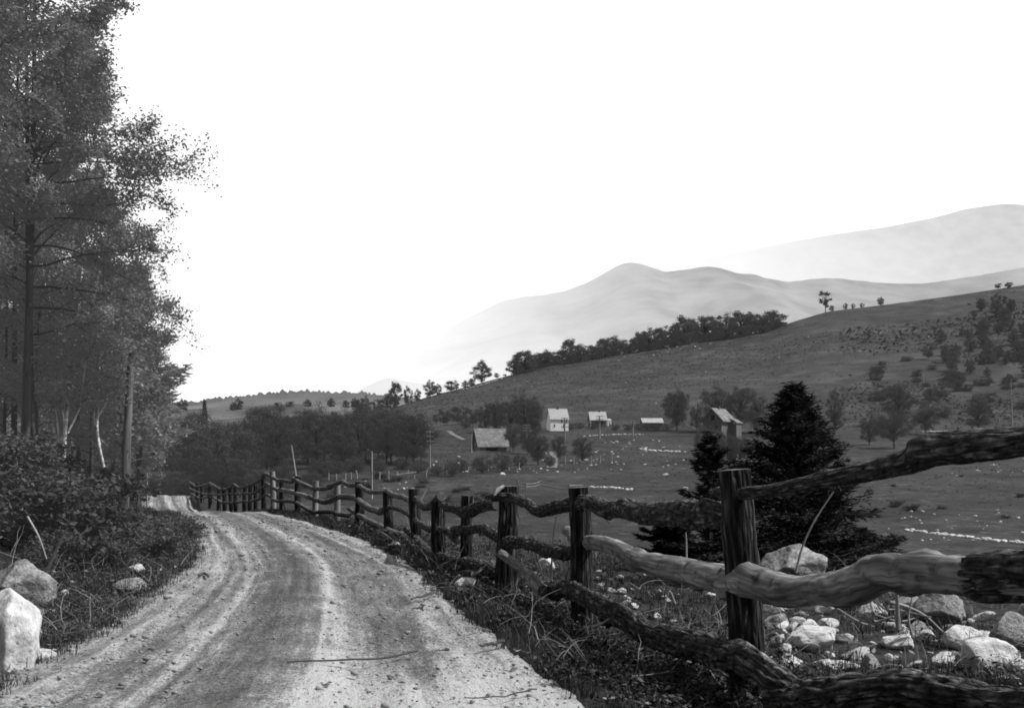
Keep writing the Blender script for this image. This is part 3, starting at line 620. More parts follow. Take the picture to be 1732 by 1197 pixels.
def conifer(seed, H, rad, whorl, leaf, leafm, per=26, trunk_r=.05, power=.8, droop=.25, lo=.06, ragged=.25, unit=1.0):
    rng = np.random.default_rng(seed); g = Geo(); g2 = Geo(); s = np.linspace(0, 1, 12)
    T = np.stack([.02 * H * np.sin(s * 3 + seed) * .3, .01 * H * np.cos(s * 2), s * H - .1 * H * .5 * (s == 0)], 1)
    tube(g, T, trunk_r * (1 - .95 * s) + .004 * unit, 8)
    z = lo
    while z < .985:
        nb = rng.integers(5, 9)
        for _ in range(nb):
            az = rng.uniform(0, 6.283); ln = rad * (1 - z) ** power * rng.uniform(1 - ragged * 1.3, 1.0 + ragged) + .015 * H
            p0 = [np.interp(z, s, T[:, 0]), np.interp(z, s, T[:, 1]), z * H]
            e0 = .2 + .8 * z ** 2
            B = limb_pts(p0, az, e0, ln, 6, droop * .25, .1, rng); B[-1, 2] += .04 * ln
            tube(g, B, np.linspace(trunk_r * .22 * (1 - z) + .003 * unit, .002 * unit, 7), 4)
            n = int(per * (ln / rad + .15) * 3)
            f = rng.random(n) ** .75 * 6; b = np.stack([np.interp(f, np.arange(7), B[:, c]) for c in range(3)], 1)
            side = np.array([-math.sin(az), math.cos(az), 0]); w = rng.normal(0, .14, n) * ln * (1.25 - f / 6)
            b = b + side * w[:, None] + rng.normal(0, .018, (n, 3)) * H * .5; b[:, 2] -= np.abs(w) * .25
            dirv = np.array([math.cos(az), math.sin(az), .1]) + side * (np.sign(w) * .8)[:, None] + rng.normal(0, .35, (n, 3)); dirv /= np.linalg.norm(dirv, axis=1)[:, None]
            nn = np.cross(dirv, rng.normal(size=(n, 3))); nn /= np.linalg.norm(nn, axis=1)[:, None]; L_ = (leaf * rng.uniform(.6, 1.4, n))[:, None]
            V = np.stack([b - dirv * L_ * .5, b + nn * L_ * .16, b + dirv * L_, b - nn * L_ * .16], 1).reshape(-1, 3)
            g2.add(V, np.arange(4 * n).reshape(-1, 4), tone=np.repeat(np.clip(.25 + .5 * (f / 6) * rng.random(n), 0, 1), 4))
        z += whorl * (1 - .4 * z)
    n = 40; pts = np.stack([rng.normal(0, .01, n) * H * .3, rng.normal(0, .01, n) * H * .3, H * rng.uniform(.93, 1.01, n)], 1); add_leaves(g2, pts, leaf * .5, rng)
    return g.mesh('trunk', M['trunk' if unit < 1.5 else 'trunk_mid']), g2.mesh('crown', M[leafm], smooth=False)
def plant(name, meshes, label, cat, loc, rz=0, scale=(1, 1, 1), group=None):
    t = thing(name, label, cat, loc, rz, group); t.scale = scale
    link('trunk', meshes[0], t); link('crown', meshes[1], t); return t

# ------------------------------------------------------------------ the wood at the left
XL = [(.30, .1, 4.0, .02), (.33, -.15, 3.6, .05), (.36, .3, 3.0, .1), (.40, .25, 3.1, .12), (.42, -.1, 3.4, .12), (.45, .05, 3.6, .14), (.48, .15, 3.8, .16), (.50, -.2, 4.2, .14), (.53, .05, 3.4, .2), (.58, .2, 2.4, .2), (.63, -.1, 2.4, .25), (.69, .1, 2.0, .25), (.27, .2, 3.0, .0), (.23, -.1, 2.6, .05)]
ft = [forest_tree(11, 18.5, .35, 3.1, 40, 60000, .058, .125, el=(.25, .95), extra=XL), forest_tree(12, 17, .33, 2.8, 34, 48000, .058, .10, el=(.25, 1.0)),
      forest_tree(13, 15.5, .24, 3.4, 36, 48000, .06, .11, el=(.2, .8))]
ft_s = [forest_tree(14, 9.5, .18, 2.7, 34, 30000, .062, .07), forest_tree(15, 8, .14, 2.5, 30, 26000, .062, .06)]
def wood(mesh, px, d, label, rz=0, sc_=1.0, name='tree', group='trees of the wood beside the road'):
    x = float(wx(px, d)); return plant(name, mesh, label, 'tree', (x, d, tz(x, d)), rz, (sc_,) * 3, group)
wood(ft[0], 44, 27, 'tall dark tree with the thickest trunk, at the left edge of the wood', 0, name='forest_tree')
wood(ft[1], 60, 27.6, 'tall slender tree growing right against the thick dark-trunked tree at the left', 2.2, 1.03, name='forest_tree')
wood(ft[2], -130, 22, 'leafy tree mostly cut off by the left frame edge', 4.1, 1.0, name='forest_tree')
bgl = 'background tree deep in the shaded wood behind the front trunks'
for px, d, k, rz, s in [(-90, 33, 0, 1, 1), (-170, 27, 1, .5, 1), (135, 33, 1, 2.9, .72), (20, 29.5, 1, 4.4, .95)]:
    wood(ft[k], px, d, bgl, rz, s, 'forest_tree')
for px, d, k, rz, s in [(150, 34, 0, 1, 1.0), (188, 37, 1, 3, .95), (128, 43, 0, 4.4, 1.2), (176, 47, 1, .3, 1.15), (60, 32, 1, 2, 1), (8, 30, 0, 3, .9), (208, 52, 0, 5.1, 1.0), (100, 50, 1, 2.2, 1.3), (232, 60, 1, 1.7, .8),
                        (-60, 40, 0, 1.1, 1.1), (150, 60, 0, 3.1, 1.3)]:
    wood(ft_s[k], px, d, 'small leafy understorey tree among the trunks of the wood', rz, s, 'understorey_tree', 'understorey trees of the wood')
cf = conifer(21, 9.2, 2.3, .05, .2, 'leaf_near', per=60, trunk_r=.10, droop=.3, lo=.28, ragged=.5)
wood(cf, 232, 37, 'ragged evergreen with drooping sprays behind the bare broken trunk', 0, 1, 'evergreen_tree', None)
# bare broken trunk
x = float(wx(214, 30)); zb = tz(x, 30); g = Geo()
tube(g, catmull([(x - .12, 30, zb - .3), (x - .02, 30, zb + 1.2), (x + .02, 30, zb + 2.4), (x + .14, 30.05, float(wz(585, 30)))], 30), np.linspace(.16, .10, 30), 20, 0, 0, bark=.06, lump=.1, seed=3)
tr = thing('dead_tree', 'bare broken trunk standing in front of the ragged evergreen', 'tree', (0, 0, 0))
link('trunk', g.mesh('trunk', [M['snag']]), tr)
for h, az, ln in [(1.5, .5, .8), (1.9, 2.6, .6), (2.6, .2, .5)]:
    g = Geo(); tube(g, limb_pts((x + .06, 30, zb + h), az, .6, ln, 5), np.linspace(.035, .008, 6), 5)
    link('limb', g.mesh('limb', [M['trunk']]), tr)
# birches
def birch(px, d, stems, label, leafn=8000, H=7.5, lab2=None):
    x0 = float(wx(px, d)); z0 = tz(x0, d); t = thing('birch_tree', label, 'tree', (x0, d, z0), 0, None); rng = np.random.default_rng(int(px)); g = Geo(); g2 = Geo(); gl = Geo(); C = []
    for k, (pts, r) in enumerate(stems):
        P = np.array([[wx(a, d) - x0, rng.normal(0, .15) + k * .05, wz(b, d) - z0] for a, b in pts]); P[0, 2] -= .2
        top = P[-1] + (P[-1] - P[-2]) / np.linalg.norm(P[-1] - P[-2]) * (H - P[-1, 2]).clip(.8) * .8; P = np.vstack([P, top * [1, 1, 1]])
        Q = catmull(P, 24); tube(g, Q, np.linspace(r * .8 / F * d, r / F * d * .3, 24), 9, seed=k)
        for i in range(16):
            u = rng.uniform(.62, 1); p0 = Q[int(u * 23)]; B = limb_pts(p0, rng.uniform(0, 6.28), rng.uniform(.1, .8), rng.uniform(.6, 1.5), 5, .03, .25, rng)
            tube(gl, B, np.linspace(.014, .004, 6), 4)
            n = leafn // (16 * len(stems)); f = rng.random(n) * 5; b = np.stack([np.interp(f, np.arange(6), B[:, c]) for c in range(3)], 1) + rng.normal(0, 1, (n, 3)) * [.22, .22, .14]; C.append(b)
    add_leaves(g2, np.concatenate(C), .055, rng)
    link('trunk', g.mesh('trunk', [M['birch']]), t); link('limb', gl.mesh('limb', [M['trunk']]), t); link('crown', g2.mesh('crown', [M['leaf_near']], smooth=False), t)
birch(105, 28.5, [([(107, 762), (106, 715), (109, 660)], 5.5), ([(104, 757), (104, 715), (95, 660)], 3), ([(99, 752), (91, 700), (84, 655)], 2.6), ([(93, 757), (82, 710), (78, 675)], 2.6), ([(111, 720), (124, 690), (133, 665)], 2.2)],
      'white-stemmed birch clump leaning apart from one base')
birch(167, 29.5, [([(171, 778), (166, 735), (164, 672)], 3.6), ([(167, 740), (160, 705), (159, 680)], 2.4), ([(168, 700), (180, 682), (184, 670)], 2.0)], 'thin pale birch with a forked stem right of the white clump', 7000)
for px, py1, d, r, lab in [(201, 660, 31, 3.6, 'thin grey trunk left of the bare broken trunk'), (232, 665, 33, 2.6, 'thin crooked dark trunk right of the bare broken trunk'), (66, 560, 28.5, 4, 'slim dark stem between the thick trunk and the birch clump')]:
    x = float(wx(px, d)); t = thing('sapling', lab, 'tree', (x, d, tz(x, d)), 0, None); g = Geo(); hh = float(wz(py1, d)) - tz(x, d) + 1.2; s = np.linspace(0, 1, 12); rng = np.random.default_rng(px)
    P = np.stack([.12 * np.sin(s * 4 + px), .1 * np.cos(s * 3), -.2 + s * hh], 1); tube(g, P, r / F * d * (1 - .7 * s), 8, lump=.1); C = []
    for i in range(9):
        B = limb_pts(P[5 + i % 7], rng.uniform(0, 6.28), .5, rng.uniform(.6, 1.4), 5, .02, .25, rng); tube(g, B, np.linspace(.015, .004, 6), 4); C.append(B[rng.integers(2, 6, 420)] + rng.normal(0, 1, (420, 3)) * [.28, .28, .16])
    link('trunk', g.mesh('trunk', [M['trunk']]), t); g2 = Geo(); add_leaves(g2, np.concatenate(C), .09, rng); link('crown', g2.mesh('crown', [M['leaf_near']], smooth=False), t)

# ------------------------------------------------------------------ shrubs on the left bank
def bush(seed, n, leaf, leafm='leaf_bush', h=1.2, r=.8, stems=9):
    rng = np.random.default_rng(seed); g = Geo(); g2 = Geo(); C = []; tn = []
    for i in range(stems):
        B = limb_pts((rng.normal(0, .08), rng.normal(0, .08), -.1), rng.uniform(0, 6.28), rng.uniform(.7, 1.45), h * rng.uniform(.7, 1.25), 7, .05, .2, rng); tube(g, B, np.linspace(.014, .003, 8), 4)
        for j in range(5):
            T = limb_pts(B[rng.integers(2, 7)], rng.uniform(0, 6.28), rng.uniform(-.1, .8), r * rng.uniform(.3, .8), 4, .05, .3, rng); tube(g, T, np.linspace(.006, .002, 5), 3)
            k = n // (stems * 5); C.append(T[rng.integers(0, 5, k)] + rng.normal(0, 1, (k, 3)) * [.13, .13, .09]); tn.append(np.full(k, rng.uniform(.2, .7)))
    C = np.concatenate(C); C[:, 2] = np.abs(C[:, 2]); add_leaves(g2, C, leaf * rng.uniform(.6, 1.3, len(C)), rng, tone=np.concatenate(tn))
    return g.mesh('stem', M['trunk']), g2.mesh('foliage', M[leafm], smooth=False)
bp = [bush(31, 3600, .055), bush(32, 3000, .05, h=1.0), bush(33, 4200, .06, h=1.5, r=1.0)]
def shrub(meshes, label, loc, rz, s, group, name='shrub'):
    t = thing(name, label, 'shrub', loc, rz, group); t.scale = s; link('stem', meshes[0], t); link('foliage', meshes[1], t); return t
rng = np.random.default_rng(5); placed = []
for k in range(4000):
    y = rng.uniform(9.5, 40); zl = rng.uniform(.9 if y > 16 else 1.5, 7); x = float(roadL(y)) - zl; px = CX + F * x / y
    if px < -90 or px > 238 or len(placed) >= 84: continue
    if y < 13 and zl < 2.2: continue
    if any((x - a) ** 2 + (y - b) ** 2 < (.026 * y + .42) ** 2 for a, b in placed): continue
    placed.append((x, y)); s = rng.choice([.35, .5, .7, .95, 1.15]) * (.9 if zl > 1.6 else .55)
    if px > 180: s *= .5
    shrub(bp[k % 3], 'dark leafy shrub in the thicket covering the left roadside bank', (x, y, tz(x, y) - .05), rng.uniform(0, 6.28), (s, s, s), 'shrubs of the thicket on the left bank')
kk = 0
for _ in range(600):
    y = rng.uniform(17, 31); zl = rng.uniform(.35, 2.2); x = float(roadL(y)) - zl; px = CX + F * x / y
    if not 195 < px < 312 or kk >= 24 or any((x - a) ** 2 + (y - b) ** 2 < .45 for a, b in placed): continue
    placed.append((x, y)); kk += 1; s = min(.48, max(.2, (1.5 - (862 - HY) / F * y - tz(x, y)) / 1.3))
    shrub(bp[kk % 3], 'low leafy shrub crowding the left edge of the road', (x, y, tz(x, y) - .05), kk, (s * 1.25, s * 1.25, s), 'low shrubs at the left road edge')
HEDGE = []
# taller brush where the road disappears
for px, d, h in [(215, 50, 2.2), (262, 72, 2.6), (205, 44, 2.0), (300, 80, 3.0), (190, 40, 1.8), (275, 84, 5), (235, 64, 3), (318, 78, 2.6)]:
    x = float(wx(px, d)); HEDGE.append((x, d, h, 'tall dark brush where the road bends out of sight', 'tall brush at the bend'))
for px, d, h, k in [(405, 62, 2.4, 0), (440, 58, 1.8, 1), (378, 66, 2.8, 2), (350, 74, 3.6, 0), (325, 82, 4.2, 2), (470, 64, 1.6, 1)]:
    x = float(wx(px, d)); HEDGE.append((x, d, h, 'bushy growth just beyond the far end of the log fence', 'bushes beyond the far fence'))
# dead sticks leaning in the thicket
for k, (pts, d, r, lab) in enumerate([([(84, 978), (112, 930), (132, 898), (145, 888)], 13, 2.2, 'long pale dead branch leaning in the left thicket above the grey boulder'), ([(60, 872), (85, 905), (104, 940)], 12.6, 1.6, 'thin dead branch crossing the leaning pale one'),
     ([(120, 858), (150, 838), (166, 826)], 16, 2, 'dead branch slanting up through the shrubs further along'), ([(222, 878), (240, 898), (256, 912)], 17.5, 2.4, 'dark dead branch lying over the pale roadside stones')]):
    g = Geo(); P = np.array([(wx(a, d), d - .2 - .1 * i, wz(b, d)) for i, (a, b) in enumerate(pts)]); tube(g, catmull(P, 20), np.linspace(r / F * d, r / F * d * .5, 20), 7, lump=.2, seed=k)
    link('dead_branch', g.mesh('dead_branch', [M['pale_post'] if k < 3 else M['trunk']]), None, lab, 'branch')

# ------------------------------------------------------------------ the young spruce beyond the fence
x = float(wx(1345, 17)); plant('spruce_tree', conifer(53, 3.75, 1.72, .019, .07, 'leaf_dark', per=85, trunk_r=.06, power=.88, lo=.02, ragged=.34), 'bushy black-looking young spruce standing beyond the nearest fence post', 'tree', (x, 17, tz(x, 17) - .35))
x = float(wx(1205, 15)); plant('spruce_tree', conifer(42, 2.4, .58, .07, .08, 'leaf_sapling', per=30, trunk_r=.03, power=.6, lo=.1, ragged=.6), 'small wispy spruce sapling left of the big young spruce', 'tree', (x, 15, tz(x, 15) - .2), 1)
x = float(wx(1455, 18.5)); plant('spruce_tree', conifer(43, 2.0, 1.0, .05, .09, 'leaf_dark', per=80, trunk_r=.04, lo=.03, ragged=.4), 'low dark spruce at the right foot of the big young spruce', 'tree', (x, 18.5, tz(x, 18.5) - .2), 2)
x = float(wx(1135, 16.5)); plant('spruce_tree', conifer(44, 1.15, .75, .06, .10, 'leaf_dark', per=70, trunk_r=.03, lo=.02, ragged=.4), 'lowest dark spruce bush left of the wispy sapling, seen between the fence posts', 'tree', (x, 16.5, tz(x, 16.5) - .2), 2)
# ------------------------------------------------------------------ trees of the valley, hill and ridge
mid = [round_tree(51, 90, 170, .0115, 'leaf_mid', sp=.10), round_tree(52, 100, 160, .0115, 'leaf_mid', shape=(.34, .34, .46), zc=.52, sp=.09), round_tree(53, 80, 180, .0125, 'leaf_mid', shape=(.5, .46, .40), zc=.54, sp=.11, low=.03),
       round_tree(54, 70, 150, .0125, 'leaf_mid', shape=(.3, .3, .46), zc=.5, low=.03, sp=.085)]
far = [round_tree(61, 60, 90, .024, 'leaf_far', sp=.11, low=.04), round_tree(62, 66, 90, .024, 'leaf_far', shape=(.34, .34, .46), zc=.52, sp=.10, low=.04), round_tree(63, 56, 90, .026, 'leaf_far', shape=(.48, .45, .42), zc=.54, sp=.12, low=.02),
       round_tree(64, 50, 80, .024, 'leaf_far', shape=(.36, .36, .5), zc=.46, low=.0, sp=.11)]
WIDE = [.98, .82, 1.15, .74]; WIDEF = [1.0, .84, 1.12, .88]
for i_, (x, d, h, lab, grp) in enumerate(HEDGE): plant('shrub', mid[(0, 2, 3)[i_ % 3]], lab, 'shrub', (x, d, tz(x, d) - .12 * h), i_ * 1.3, (h * 1.05, h * 1.05, h * 1.1), grp)
cfm = conifer(71, 1, .24, .06, .06, 'leaf_mid', per=22, trunk_r=.018, lo=.08, unit=.2)
def vt(px, pyb, pyt, w, k, label, group=None, bank=None, d=None, name='tree', sink=.0, cat='tree'):
    """a valley tree standing where the picture shows its foot"""
    if d is None: d = solve_d(px, pyb)
    x = float(wx(px, d)); z = tz(x, d); h = max((float(wz(pyt, d)) - z) / 1.0, .5); wm = w / F * d
    P = mid if bank is None else bank; W = WIDE if P is mid else WIDEF
    s = wm / W[k]; t = plant(name, P[k], label, cat, (x, d, z - sink * h), (px * 1.7) % 6.28, (s, s, h * 1.02), group); return t
WL = 'dark leafy tree massed in the wood beyond the bend of the fence'
wg = 'trees massed in the valley wood'
rng = np.random.default_rng(9)
TOPPX = [280, 310, 345, 380, 420, 445, 480, 510, 545, 580, 620, 655, 690, 722]; TOPPY = [715, 708, 690, 704, 700, 690, 682, 694, 684, 688, 676, 686, 694, 706]
for px, k, d in [(300, 1, 120), (322, 3, 98), (352, 1, 112), (385, 0, 105), (398, 3, 128), (432, 1, 140), (452, 0, 150), (478, 1, 158), (497, 3, 170), (520, 0, 165), (548, 1, 172), (570, 0, 168), (592, 1, 180), (618, 2, 176), (640, 1, 182),
                 (662, 0, 176), (688, 1, 172), (712, 3, 180), (700, 0, 165), (535, 3, 150), (608, 3, 160), (362, 3, 90), (415, 3, 112), (655, 3, 168), (580, 3, 152), (335, 0, 135), (628, 0, 190), (505, 2, 188), (465, 3, 132)]:
    pyt = np.interp(px, TOPPX, TOPPY) + rng.uniform(-4, 10); x = float(wx(px, d)); pb = HY - (tz(x, d) - CAMH) / d * F
    if k == 3: pyt += 18
    hpx = pb - pyt; vt(px, pb, pyt, hpx * WIDE[k] * rng.uniform(.85, 1.1), k, WL, wg, d=d)
vt(346, 0, 681, 42, 0, 'pointed spruce standing above the left end of the valley wood', d=118, bank=[cfm] , name='spruce_tree')
# low brush at the foot of the wood
for px, d, h in [(430, 100, 3.2), (455, 96, 2.2), (372, 92, 4), (480, 120, 3), (540, 128, 3.4), (526, 112, 2.6), (565, 136, 2.8), (600, 140, 3), (640, 143, 2.4), (680, 150, 2.6), (710, 150, 2.4), (340, 84, 5), (400, 96, 4)]:
    x = float(wx(px, d)); z = tz(x, d); t = plant('shrub', mid[2], 'low dark brush along the foot of the valley wood', 'shrub', (x, d, z - h * .25), px, (h * 1.1, h * 1.1, h), 'brush at the foot of the wood')
# trees about the barn and the houses
HL = [(888, 742, 660, 62, 1, 'tall full tree between the barn and the white house'), (862, 735, 676, 40, 0, 'dark tree behind the barn, left of the tallest one'), (838, 732, 674, 44, 1, 'dark tree standing over the barn roof'), (820, 733, 682, 30, 3, 'narrow dark tree left of the barn roof'),
      (905, 746, 672, 34, 1, 'tree touching the left corner of the white house'), (868, 764, 716, 36, 0, 'round tree hanging over the right end of the barn'), (893, 768, 722, 34, 1, 'tree right of the barn below the telegraph pole'),
      (910, 786, 730, 44, 1, 'large dark bush-like tree in front of the white house'), (945, 780, 735, 30, 0, 'tree with a pale gap beside it below the white house'), (985, 782, 738, 46, 0, 'round dark tree beside the rocky pasture below the houses'),
      (1145, 728, 655, 50, 1, 'dense dark conical tree left of the gabled house'), (1210, 730, 647, 60, 1, 'broad dark tree directly behind the gabled house'), (1252, 730, 652, 56, 0, 'broad dark tree behind the spruce at the right of the gabled house'), (1280, 733, 662, 44, 3, 'dark tree half hidden by the black spruce'),
      (1178, 728, 682, 28, 3, 'smaller tree filling the gap left of the gabled house'), (1412, 735, 655, 34, 3, 'slim tree right of the black spruce'), (1520, 720, 648, 66, 0, 'wide dark tree on the foot of the hill at right'), (1512, 758, 692, 82, 2, 'big round grey bush at the foot of the hill at right'),
      (1566, 734, 684, 46, 0, 'small round-headed tree with a bare stem above the top rail'), (1470, 752, 700, 40, 3, 'pale bush left of the big round bush'), (1655, 730, 668, 40, 0, 'loose tree left of the tall pale snag')]
for px, pb, pt, w, k, lab in HL: vt(px, pb, pt, w, k, lab)
for px, pb, pt, w in [(752, 720, 692, 26), (775, 718, 686, 40), (800, 722, 688, 34), (738, 716, 700, 18), (788, 726, 706, 26)]: vt(px, pb, pt, w, 2, 'low rounded tree in the hollow at the foot of the hillside', 'trees in the hollow', far)
for px, pb, pt, w in [(765, 806, 772, 30), (815, 800, 762, 42), (850, 797, 757, 38), (780, 800, 768, 30), (880, 792, 760, 34), (930, 790, 765, 26), (705, 800, 780, 40), (740, 803, 782, 34)]: vt(px, pb, pt, w, 2, 'dark bush below the barn along the stony bank', 'bushes below the barn', mid, sink=.15, name='shrub', cat='shrub')
for px, pb in [(1040, 728), (1062, 728), (1080, 727), (1095, 727), (1110, 728), (980, 725), (965, 727), (1128, 727), (1004, 726)]: vt(px, pb, pb - 13, 20, 2, 'small dark bush along the lane in front of the houses', 'bushes along the lane', far, sink=.1, name='shrub', cat='shrub')
# ridge row
RL = 'rounded dark tree in the unbroken row along the ridge'
for px, pt, w, k in [(872, 602, 26, 0), (888, 593, 32, 1), (905, 591, 32, 2), (924, 592, 30, 0), (942, 588, 34, 2), (965, 573, 24, 1), (981, 582, 28, 0), (1002, 581, 30, 2), (1024, 572, 26, 1), (1040, 568, 30, 0), (1064, 569, 28, 2), (1082, 562, 24, 1), (1098, 555, 32, 0), (1122, 549, 32, 2), (1140, 547, 28, 0),
                     (1156, 533, 30, 1), (1172, 540, 28, 0), (1192, 533, 36, 1), (1210, 543, 26, 2), (1228, 530, 36, 0), (1252, 526, 38, 1), (1270, 528, 32, 0), (1290, 530, 34, 2), (1308, 526, 34, 1)]:
    d = 690 + (px * 7) % 24; x = float(wx(px, d)); pb = HY - (tz(x, d) - CAMH) / d * F + 3; vt(px, pb, pt - 3, w * 1.5, k, RL, 'trees in the ridge row', far, d=d, sink=.14)
for px in range(880, 1318, 24):
    d = 712; x = float(wx(px, d)); pt = np.interp(px, [872, 905, 965, 1040, 1098, 1160, 1210, 1250, 1308], [604, 597, 584, 575, 562, 546, 545, 536, 534]); vt(px, 0, pt + (px * 13) % 7, 34, px % 4, RL, 'trees in the ridge row', far, d=d, sink=.16)
for px, pb, pt, w, k in [(668, 692, 646, 24, 1), (690, 687, 650, 16, 3), (706, 682, 656, 14, 3), (727, 676, 643, 24, 0), (742, 673, 647, 12, 3), (764, 668, 642, 28, 2), (787, 661, 643, 14, 0), (798, 658, 640, 14, 1), (654, 694, 668, 22, 0), (640, 695, 672, 20, 2), (618, 700, 670, 26, 0), (604, 702, 676, 20, 1)]:
    vt(px, 0, pt, w * 1.1, k, 'small tree in the broken row where the ridge runs down to the left', 'trees on the low end of the ridge', far, d=680, sink=.05)
vt(815, 0, 611, 40, 0, 'large round tree standing alone at the low end of the ridge', None, far, d=700)
for px, pt, w, k, lab in [(840, 630, 10, 2, 'tiny bush right of the large lone ridge tree'), (854, 632, 7, 2, 'tiniest dot of a bush before the ridge row begins'), (1407, 516, 10, 3, 'small bushy tree touching the foot of the tall sparse one on the skyline'), (1430, 512, 8, 3, 'first of three thin saplings on the skyline, next to the sparse pair'),
                         (1443, 513, 7, 3, 'middle of three thin saplings on the skyline'), (1458, 512, 8, 3, 'last of three thin saplings on the skyline, nearest the lone round tree'), (1490, 503, 13, 0, 'small lone round tree on the skyline at right'), (1688, 479, 12, 2, 'bush on the skyline near the right frame edge'), (1706, 478, 14, 1, 'rightmost bush on the skyline')]:
    vt(px, 0, pt, w * 1.1, k, lab, None, far, d=699)
sparse = round_tree(66, 20, 60, .03, 'leaf_far', shape=(.26, .26, .42), zc=.55, sp=.09); x = float(wx(1396, 700)); plant('tree', sparse, 'tall sparse tree on the skyline', 'tree', (x, 700, tz(x, 700)), 0, (17, 17, 15.5))
# scrub and wood on the right part of the hillside
rng = np.random.default_rng(3)
for k in range(105):
    px = rng.uniform(1570, 1810); py = rng.uniform(512, 660) + max(1660 - px, 0) * .5; d = solve_d(px, py, 330, 690); s = rng.uniform(13, 30)
    vt(px, py, py - s, s * .85, k % 4, 'dim tree of the wood on the upper right of the hillside', 'trees on the upper right hillside', far, d=d, sink=.06)
for k in range(44):
    px = rng.uniform(1470, 1800); py = rng.uniform(610, 728); d = solve_d(px, py, 200, 690); s = rng.uniform(6, 20)
    vt(px, py, py - s, s * rng.uniform(1.4, 2.6), 2, 'scrubby bush scattered on the lower hillside at right', 'bushes on the lower right hillside', far, d=d, sink=.2, name='shrub', cat='shrub')
for px, pb in [(300, 690), (308, 692), (395, 690), (403, 690), (470, 690), (490, 688), (560, 684), (520, 686), (600, 684), (585, 688)]:
    d = 1120; x = float(wx(px, d)); z = float(wz(pb + 6, d)); s = 11 + (px % 5) * 1.5; plant('tree', far[px % 4], 'tiny grey tree on the distant pasture slope at left', 'tree', (x, d, z), px, (s, s, s), 'trees on the distant slope')
# pasture scrub tufts
for k in range(10):
    px = rng.uniform(1480, 1760); py = rng.uniform(790, 890); d = solve_d(px, py); s = rng.uniform(.3, .7); x = float(wx(px, d))
    shrub(bp[k % 3], 'low weedy tuft in the stony pasture at right', (x, d, tz(x, d) - .15 * s), k, (s * 1.2, s * 1.2, s * .9), 'tufts in the right pasture', 'weed_tuft')
for k in range(18):
    px = rng.uniform(560, 860); py = rng.uniform(806, 850); d = solve_d(px, py); s = rng.uniform(.4, 1.0); x = float(wx(px, d))
    shrub(bp[k % 3], 'low weedy tuft in the pasture beyond the middle of the fence', (x, d, tz(x, d) - .15 * s), k, (s * 1.2, s * 1.2, s * .9), 'tufts in the left pasture', 'weed_tuft')

# ------------------------------------------------------------------ buildings
def boxm(name, x0, x1, y0, y1, z0, z1, m, parent, label=None):
    V = [(x, y, z) for z in (z0, z1) for y in (y0, y1) for x in (x0, x1)]
    g = Geo(); g.add(V, [(0, 2, 3, 1), (4, 5, 7, 6), (0, 1, 5, 4), (1, 3, 7, 5), (3, 2, 6, 7), (2, 0, 4, 6)])
    return link(name, g.mesh(name, m, smooth=False), parent, label)
def gable(parent, w, dp, hw, hr, wall, roof, over=.3, th=.15, off=0.0):
    """walls with gables at +-x, ridge along x at y=off; origin at the middle of the footprint"""
    g = Geo(); a, b = w / 2, dp / 2
    V = [(-a, -b, -2.5), (a, -b, -2.5), (a, b, -2.5), (-a, b, -2.5), (-a, -b, hw), (a, -b, hw), (a, b, hw), (-a, b, hw), (-a, off, hr), (a, off, hr)]
    g.add(V, [np.array([(0, 1, 5, 4), (2, 3, 7, 6), (1, 2, 6, 5), (3, 0, 4, 7)]), np.array([(5, 6, 9), (7, 4, 8)])])
    link('wall', g.mesh('wall', wall, smooth=False), parent)
    A = a + over
    for sg, nm in ((-1, 'front'), (1, 'back')):
        run = (b * sg) - off; sl = (hw - hr) / abs(run); ye = b * sg + over * sg; ze = hw + sl * over
        V = [(-A, off, hr + .03), (A, off, hr + .03), (A, ye, ze + .03), (-A, ye, ze + .03), (-A, off, hr + th + .03), (A, off, hr + th + .03), (A, ye, ze + th + .03), (-A, ye, ze + th + .03)]
        g = Geo(); g.add(V, [(0, 1, 2, 3), (4, 7, 6, 5), (0, 4, 5, 1), (1, 5, 6, 2), (2, 6, 7, 3), (3, 7, 4, 0)])
        r = link('roof', g.mesh('roof', roof, smooth=False), parent)
    return r
def window(parent, x, y, z, w, h):
    f = boxm('window', x - w / 2, x + w / 2, y - .05, y + .05, z, z + h, M['dark_open'], parent); boxm('sill', x - w / 2 - .08, x + w / 2 + .08, y - .12, y - .052, z - .1, z, M['pale_post'], f)
def house(name, label, cat, px, py, rz):
    d = solve_d(px, py); x = float(wx(px, d)); return thing(name, label, cat, (x, d, tz(x, d)), rz), d / F
h, m = house('house', 'small white two-storey house with a pale roof below the hillside', 'house', 943, 728, .22)
gable(h, 31 * m, 26 * m, 19 * m, 36 * m, M['white_paint'], M['shingle'], .25)
window(h, 4 * m, -13 * m, 14.5 * m, 2.6 * m, 2.8 * m); window(h, 8 * m, -13 * m, 5.5 * m, 3.2 * m, 5 * m); window(h, 12.5 * m, -13 * m, 13 * m, 2 * m, 4 * m); window(h, -9 * m, -13 * m, 6 * m, 2 * m, 4 * m)
boxm('chimney', -1 * m, 1.4 * m, -1.2 * m, 1.2 * m, 33 * m, 40 * m, M['brick'], h)
for px_, pb_, pt_, w_ in [(1190, 770, 706, 36), (1212, 775, 712, 38), (1234, 775, 724, 40), (1252, 772, 728, 34)]: vt(px_, pb_, pt_, w_, 2, 'dark bushy tree growing close in front of the gabled house', 'trees before the gabled house', mid, d=178, sink=.1)
h, m = house('house', 'low grey house with a pale roof and shaded front, right of the white house', 'house', 1010, 722, .12)
gable(h, 27 * m, 22 * m, 12 * m, 25 * m, M['old_board'], M['shingle'], .3)
